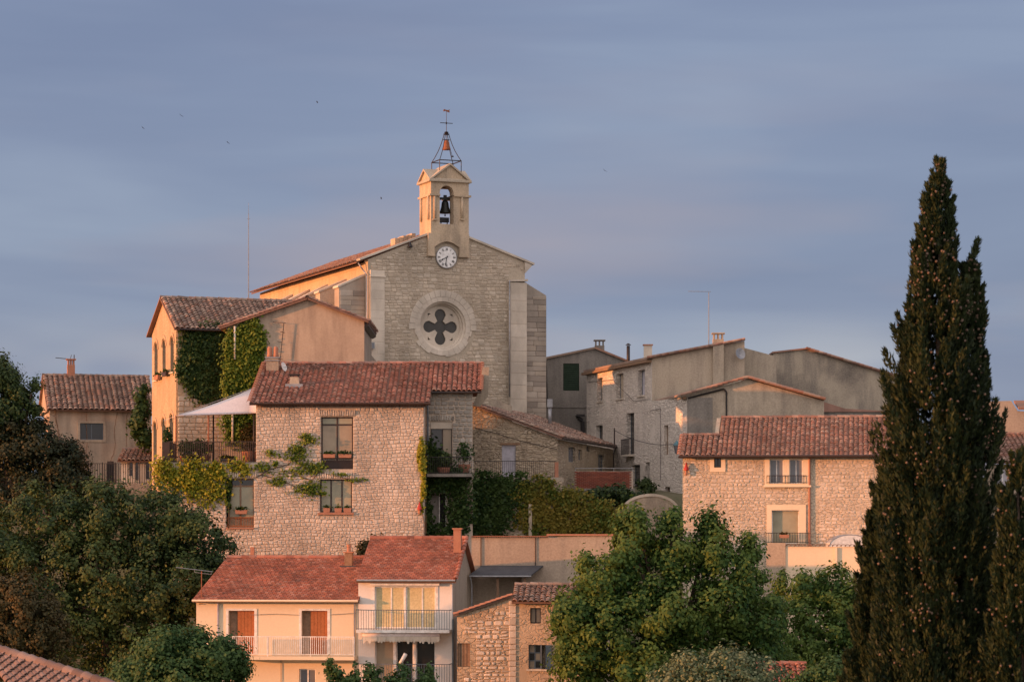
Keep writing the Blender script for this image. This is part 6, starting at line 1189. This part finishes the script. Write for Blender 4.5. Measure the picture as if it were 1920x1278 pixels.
# ------------------------------------------------------------------ near roof at the lower left
NR = Fr(0, 62, ang=0); nr_ = NR.root('near_roof_house', 'out of focus pinkish tile roof in the lower left corner', 'house', 0, 0, -7)
a = P(-40, 1208, 66); b = P(214, 1288, 62); dn = Vector((1.5, -3.0, -1.05))
e0 = a+dn*1.9; up = -dn*1.9
ex = (b-a); L = up.length; n = 19; uy = up.normalized(); exn = ex.normalized(); nn = exn.cross(uy).normalized(); nn = nn if nn.z > 0 else -nn
MB().para(e0-nn*.12, ex, up, nn*.12).build('roof_deck', 't_pin', nr_)
ex2 = (exn-uy*exn.dot(uy)).normalized(); Bm = Matrix((ex2, uy, nn)).transposed().to_4x4(); tm_ = []
for k in range(4): q = MB(); tile_add(q, 0, .40, .105, .085, .8, 0, .01, .035, 7); tm_.append(q.mesh('roof_tile', 't_pin'))
rr = random.Random(3)
for i in range(n):
    for j in range(20):
        p = e0+ex*((i+.5)/n)+uy*(L*j/20); link('roof_tile', tm_[rr.randrange(4)], nr_, Matrix.Translation(p+nn*rr.uniform(0, .015)+ex2*rr.uniform(-.01, .01)) @ Bm)
m = MB()
for i in range(15):
    q = MB(); tile_add(q, 0, ex.length/15+.05, .14, .12, .8, 0, .04, .03, 7); mt = Matrix.Translation(a+ex*(i/15)) @ Matrix((nn.cross(exn), exn, nn)).transposed().to_4x4(); link('hip_tile', q.mesh('hip_tile', 't_pin'), nr_, mt)
MB().box(a.x-.5, b.x-1.2, 60.5, 65.5, -11, -5.0).build('wall', 'tan_render', nr_)
# ------------------------------------------------------------------ trees and shrubs
gz = lambda px, D: float(ground_z((px-CX)*D/F, D))
tree('leafy_tree', 'big bushy green tree with golden left side in front of the right houses', 'tree',
     [(1185, 1035, 118, 40, 70, 1.7), (1192, 978, 118, 22, 32, .8), (1262, 1040, 118, 34, 72, 1.7), (1258, 978, 118, 16, 32, .7), (1335, 1045, 118, 34, 66, 1.7), (1330, 990, 118, 18, 30, .8), (1400, 1080, 118, 32, 60, 1.6), (1408, 1030, 118, 15, 28, .7), (1125, 1085, 117, 46, 62, 1.9), (1085, 1150, 117, 46, 62, 1.8), (1150, 1180, 116.5, 62, 70, 2.1), (1245, 1150, 116.5, 60, 70, 2.2), (1345, 1160, 117, 60, 75, 2.2), (1425, 1170, 118.5, 46, 70, 1.8), (1095, 1245, 117, 52, 46, 1.8), (1200, 1255, 116, 70, 50, 2.2), (1320, 1260, 117, 70, 56, 2.1), (1430, 1255, 119, 50, 56, 1.9), (1062, 1212, 117, 26, 30, 1.3), (1042, 1165, 117, 14, 20, .7)],
     80000, .125, 'lf_mid', (1250, 118), gz(1250, 118), 101, .3, .46, 150, shell=(.74, 1.05), infill=.12)
tree('shrub', 'soft dark green shrub between the leafy tree and the cypress', 'shrub', [(1500, 1110, 131, 55, 50, 1.6), (1560, 1105, 131, 50, 48, 1.6), (1530, 1180, 130, 85, 80, 2.0), (1600, 1170, 131, 50, 80, 2.0), (1500, 1240, 130, 60, 60, 2.0), (1590, 1260, 130, 60, 60, 2)], 24000, .125, 'lf_mid', (1540, 131), gz(1540, 131), 102, .18, .42, 90, shell=(.7, 1.0))
tree('flowering_shrub', 'pale grey green flowering shrub at the bottom centre right', 'shrub', [(1300, 1262, 98, 55, 42, 1.2), (1365, 1255, 98, 55, 42, 1.2), (1425, 1268, 98, 45, 40, 1.2), (1255, 1280, 98, 40, 35, 1.0), (1340, 1300, 97.5, 110, 50, 1.4)], 16000, .085, 'lf_pale', (1350, 98), gz(1350, 98), 103, .12, .26, 30, shell=(.8, 1.02))
tree('oak_tree', 'broad dark oak filling the lower left below the terrace', 'tree', [(80, 985, 136, 100, 75, 2.6), (190, 970, 136, 90, 68, 2.6), (290, 985, 136, 85, 72, 2.6), (370, 1030, 136, 68, 75, 2.4), (60, 1090, 135.5, 100, 90, 2.8), (180, 1090, 135, 110, 100, 2.8), (300, 1100, 135, 100, 90, 2.8), (400, 1090, 136, 50, 60, 2.0), (120, 1200, 135, 120, 90, 2.6), (260, 1200, 135, 110, 90, 2.6), (0, 1040, 136, 60, 90, 2.4), (330, 1180, 135.5, 45, 90, 2)],
     95000, .125, 'lf_dark', (200, 136), gz(200, 136), 104, .4, .52, 150, shell=(.78, 1.03), infill=.12)
tree('dark_tree', 'dark rounded evergreen with rusty top in front of the far left house', 'tree', [(70, 858, 146.6, 56, 72, 1.7), (20, 845, 146.6, 46, 56, 1.7), (118, 872, 146.6, 42, 50, 1.6), (60, 920, 146.6, 100, 45, 1.8), (140, 900, 146.6, 30, 40, 1.4), (20, 800, 146.6, 30, 30, 1.4)], 32000, .12, 'lf_black', (70, 146.6), gz(70, 146.6), 105, .25, .46, 110, shell=(.76, 1.0))
tree('dark_tree', 'tall loose green tree at the left edge rising above the others', 'tree', [(8, 718, 146.4, 32, 36, 1.3), (-20, 700, 146.4, 46, 46, 1.5), (46, 746, 146.4, 18, 20, .8), (14, 768, 146.4, 38, 30, 1.4), (68, 772, 146.4, 14, 14, .7), (62, 722, 146.4, 12, 10, .6), (-15, 790, 146.4, 40, 50, 1.5)], 18000, .12, 'lf_dark', (5, 146.4), gz(5, 146.4), 106, .25, .36, 60, shell=(.6, 1.05))
tree('round_tree', 'domed brownish tree at the left edge below the oak', 'tree', [(50, 1150, 122, 62, 88, 1.6), (20, 1190, 122, 70, 95, 1.6), (90, 1200, 122, 40, 80, 1.4), (0, 1130, 122, 40, 55, 1.2)], 22000, .10, 'lf_rust', (45, 122), gz(45, 122), 107, .2, .34, 100, shell=(.8, 1.0))
tree('young_tree', 'lighter green tree before the lower left corner of the peach house', 'tree', [(310, 1225, 106, 55, 52, 1.4), (390, 1235, 106, 60, 50, 1.4), (425, 1250, 106, 38, 42, 1.1), (340, 1270, 105.5, 90, 50, 1.6), (270, 1265, 106, 50, 40, 1.3), (240, 1285, 106, 50, 35, 1.2), (365, 1200, 106, 25, 20, .8)], 28000, .105, 'lf_lite', (340, 106), gz(340, 106), 108, .18, .38, 110, shell=(.7, 1.02))
tree('shrub', 'rust coloured shrub against the stone house foot behind the white house roof', 'shrub', [(690, 1028, 143.5, 20, 16, .7), (708, 1018, 143.5, 14, 12, .5), (700, 1040, 143.5, 30, 20, .8)], 1500, .15, 'lf_rust', (697, 143.5), gz(697, 143.5), 109, .06, .25, 24)
tree('shrub', 'dark leafy bush beside the far left house and the tower', 'shrub', [(262, 790, 166, 16, 42, 1.0), (268, 750, 166, 10, 40, .8), (272, 820, 166, 12, 20, .8)], 2200, .19, 'lf_ivy', (266, 166), gz(266, 166), 110, .08, .3, 24)
tree('shrub', 'dark hedge below the red brick wall', 'shrub', [(1120, 930, 155.5, 26, 14, .8), (1155, 928, 155.5, 30, 18, .9), (1190, 935, 155.5, 20, 14, .8)], 2600, .16, 'lf_dark', (1150, 155.5), gz(1150, 155.5), 111, .06, .25, 24)
tree('shrub', 'dark plants on the doorstep behind the arched wall', 'shrub', [(1208, 905, 160, 14, 7, .5), (1215, 918, 160, 18, 10, .5)], 700, .14, 'lf_dark', (1210, 160), gz(1210, 160), 112, .05, .2, 20)
tops = ((617, 1245, 8, 40), (632, 1256, 9, 36), (652, 1266, 12, 24), (668, 1254, 9, 34), (692, 1252, 12, 36), (708, 1262, 12, 28), (740, 1264, 14, 24), (757, 1256, 10, 34), (790, 1262, 12, 28), (806, 1256, 8, 34))
tree('shrub', 'row of upright green shoots along the bottom in front of the white house', 'shrub', [(a, b+18, 110, w+3, h, .5) for a, b, w, h in tops]+[(710, 1300, 110, 110, 26, .8)], 9000, .095, 'lf_lite', (710, 110), gz(710, 110), 113, .08, .18, 24, shell=(.5, 1.05))
tree('shrub', 'green bush at the bottom right beside the cypress foot', 'shrub', [(1560, 1275, 104, 50, 45, 1.0), (1510, 1300, 104, 50, 40, 1.0)], 7000, .1, 'lf_lite', (1545, 104), gz(1545, 104), 114, .08, .26, 26)
tr2 = Fr(1440, 108, ang=0); lr = tr2.root('low_tile_roof', 'sliver of red tiled roof showing through leaves at the bottom right', 'roof', .5, 0, -6.2)
a = P(1440, 1278, 108); tile_roof(lr, WORLD, (a.x-.3, a.y, a.z-.3), (a.x+1.8, a.y, a.z-.3), (.0, 2.4, .9), 't_fla', .24, seed=50); MB().box(a.x-.2, a.x+1.7, a.y+.2, a.y+2, -11, a.z-.45).build('wall', 'brown_wall', lr)
# cypresses: upright plumes of small sprays round a stem, with clusters of cones
def cypress(label, D, axis, left, right, n_pl, seed, per=150, cones=0, zb=-6, spray=.062, tk=1, inset=3, group='cypresses at the right'):
    """axis/left/right: (py, px) outlines of the tree in the photograph, taken at its own distance"""
    rng = np.random.default_rng(seed); k = D/F; ax = lambda y: np.interp(y, *zip(*axis)); lf = lambda y: np.interp(y, *zip(*left)); rg = lambda y: np.interp(y, *zip(*right))
    y0, y1 = axis[0][0], axis[-1][0]; root = thing('cypress', label, 'tree', Matrix.Translation(((ax(y1)-CX)*k, D, zb)), group); Cs, Ns, Us, cc = [], [], [], []
    for i in range(n_pl):
        f = rng.uniform(0, 1)**.72; y = y0+(y1+60-y0)*f; th = rng.uniform(0, 2*math.pi); w = max(3, (rg(y)-lf(y))/2-inset); mid = (rg(y)+lf(y))/2
        q = rng.uniform(.3, .93)**.7*(1.13 if rng.random() < .16 else 1.0); X_ = (mid+w*q*math.cos(th)-CX)*k; Yd = D+w*k*q*math.sin(th)
        ln = min(.75, .22+w*k*.7)*rng.uniform(.7, 1.2); rp = ln*rng.uniform(.15, .25)*(.65 if q > .97 else 1); base = np.array((X_, Yd, (HY-y)*k-ln*.5)); ll = rng.uniform(.12, .42); lean = np.array((math.cos(th)*ll, math.sin(th)*ll, 1.0)); lean /= np.linalg.norm(lean)
        m_ = per; t = rng.uniform(0, 1, m_); rad_ = rp*np.sqrt(np.clip(np.sin(np.pi*np.clip(t*.9+.08, 0, 1)), 0, 1))*(1-.45*t); an_ = rng.uniform(0, 6.283, m_); rr_ = rad_*rng.uniform(.4, 1, m_)
        off = np.stack([np.cos(an_)*rr_, np.sin(an_)*rr_, np.zeros(m_)], 1)+rng.normal(size=(m_, 3))*.012; C_ = base+t[:, None]*ln*lean+off
        Cs.append(C_); o2 = off/(np.linalg.norm(off, axis=1, keepdims=True)+1e-6); Ns.append(o2+rng.normal(size=off.shape)*.45); Us.append(lean*1.0+o2*.45+rng.normal(size=off.shape)*.25)
        if cones and math.sin(th) < .35 and rng.random() < (.75 if y < 640 else .3):
            for _ in range(rng.integers(2, 8)):
                a_ = rng.uniform(0, 6.283); cc.append(base+lean*ln*rng.uniform(.2, .7)+np.array((math.cos(a_), math.sin(a_) if math.sin(a_) < 0 else -math.sin(a_), rng.normal()*.6))*rp*1.02)
    C_, N_, U_ = np.concatenate(Cs), np.concatenate(Ns), np.concatenate(Us); V, Q = leaf_quads(C_, N_, spray/2.6, rng, 3.2, U_); link('crown', arrmesh('crown', V, Q, 'lf_cyp'), root, Matrix.Identity(4))
    m = MB(); ys_ = [y1, y0+(y1-y0)*.5, y0+20]; pts = [Vector(((ax(y)-CX)*k, D, (HY-y)*k)) for y in ys_]; m.tube((pts[0].x, D, zb-.5), pts[0], .16*tk, .12*tk, 8); m.tube(pts[0], pts[1], .12*tk, .06*tk, 8); m.tube(pts[1], pts[2]-Vector((0, 0, .3)), .06*tk, .008, 6); m.build('trunk', 'bark', root, smooth=True)
    if cc:
        t_ = (1+5**.5)/2; iv = np.array([(-1, t_, 0), (1, t_, 0), (-1, -t_, 0), (1, -t_, 0), (0, -1, t_), (0, 1, t_), (0, -1, -t_), (0, 1, -t_), (t_, 0, -1), (t_, 0, 1), (-t_, 0, -1), (-t_, 0, 1)])/1.902
        ifc = np.array([(0, 11, 5), (0, 5, 1), (0, 1, 7), (0, 7, 10), (0, 10, 11), (1, 5, 9), (5, 11, 4), (11, 10, 2), (10, 7, 6), (7, 1, 8), (3, 9, 4), (3, 4, 2), (3, 2, 6), (3, 6, 8), (3, 8, 9), (4, 9, 5), (2, 4, 11), (6, 2, 10), (8, 6, 7), (9, 8, 1)])
        cc = np.array(cc); sz = rng.uniform(.013, .020, len(cc)); V = (cc[:, None, :]+iv[None]*sz[:, None, None]).reshape(-1, 3); Q = (ifc[None]+np.arange(len(cc))[:, None, None]*12).reshape(-1, 3)
        o = link('cones', arrmesh('cones', V, Q, 'cone', True), root, Matrix.Identity(4)); o['kind'] = 'stuff'
    return root
cypress('tall dark cypress dotted with round brown cones at the right', 32, [(300, 1764), (600, 1762), (1300, 1755)],
        [(285, 1762), (330, 1750), (400, 1732), (480, 1716), (560, 1702), (640, 1682), (720, 1670), (860, 1660), (1000, 1652), (1300, 1640)],
        [(285, 1768), (330, 1776), (400, 1784), (480, 1792), (520, 1800), (600, 1818), (680, 1840), (760, 1856), (900, 1864), (1300, 1880)], 800, 201, 230, 1, inset=8)
cypress('small cypress spire standing right of the tall cypress top', 32.2, [(448, 1822), (700, 1826)], [(448, 1818), (500, 1810), (600, 1800), (700, 1795)], [(448, 1828), (500, 1835), (600, 1842), (700, 1846)], 90, 202, 200, 1, tk=.25)
cypress('narrower smooth cypress pressed against the left of the tall one', 33, [(862, 1668), (1300, 1640)], [(862, 1660), (950, 1634), (1100, 1612), (1300, 1585)], [(862, 1680), (1000, 1700), (1300, 1720)], 230, 203, 230, 0)
cypress('young cypress spire at the right edge of the picture', 31, [(850, 1908), (1300, 1915)], [(850, 1903), (930, 1885), (1100, 1868), (1300, 1850)], [(850, 1914), (950, 1935), (1300, 1975)], 200, 204, 230, 1)
# swifts over the village
bm = MB(); bm.add([(0, 0, .02), (-.09, 0, 0), (.07, 0, 0), (.02, .22, .05), (-.05, .3, .03), (.02, -.22, .05), (-.05, -.3, .03), (0, 0, -.02)], [(0, 2, 3), (0, 3, 4), (0, 4, 1), (0, 5, 2), (0, 6, 5), (0, 1, 6), (7, 3, 2), (7, 4, 3), (7, 1, 4), (7, 2, 5), (7, 5, 6), (7, 6, 1)]); bme = bm.mesh('swift', 'black')
for i, (px, py, r_, lab) in enumerate(((595, 192, 20, 'tiny dark swift highest in the sky left of the weather vane'), (340, 217, 80, 'tiny dark swift in the upper left sky'), (268, 240, 130, 'leftmost tiny dark swift in the sky'), (428, 268, 50, 'tiny dark swift above the aerial mast'), (715, 372, 10, 'tiny dark swift beside the bell turret'), (1134, 320, 100, 'tiny dark swift alone in the sky right of the turret'))):
    o = link('swift', bme, None, Matrix.Translation(P(px, py, 160)) @ Matrix.Rotation(rad(r_), 4, 'Z') @ Matrix.Rotation(rad(35), 4, 'X') @ Matrix.Scale(.55, 4)); tag(o, lab, 'bird', 'swifts over the village')
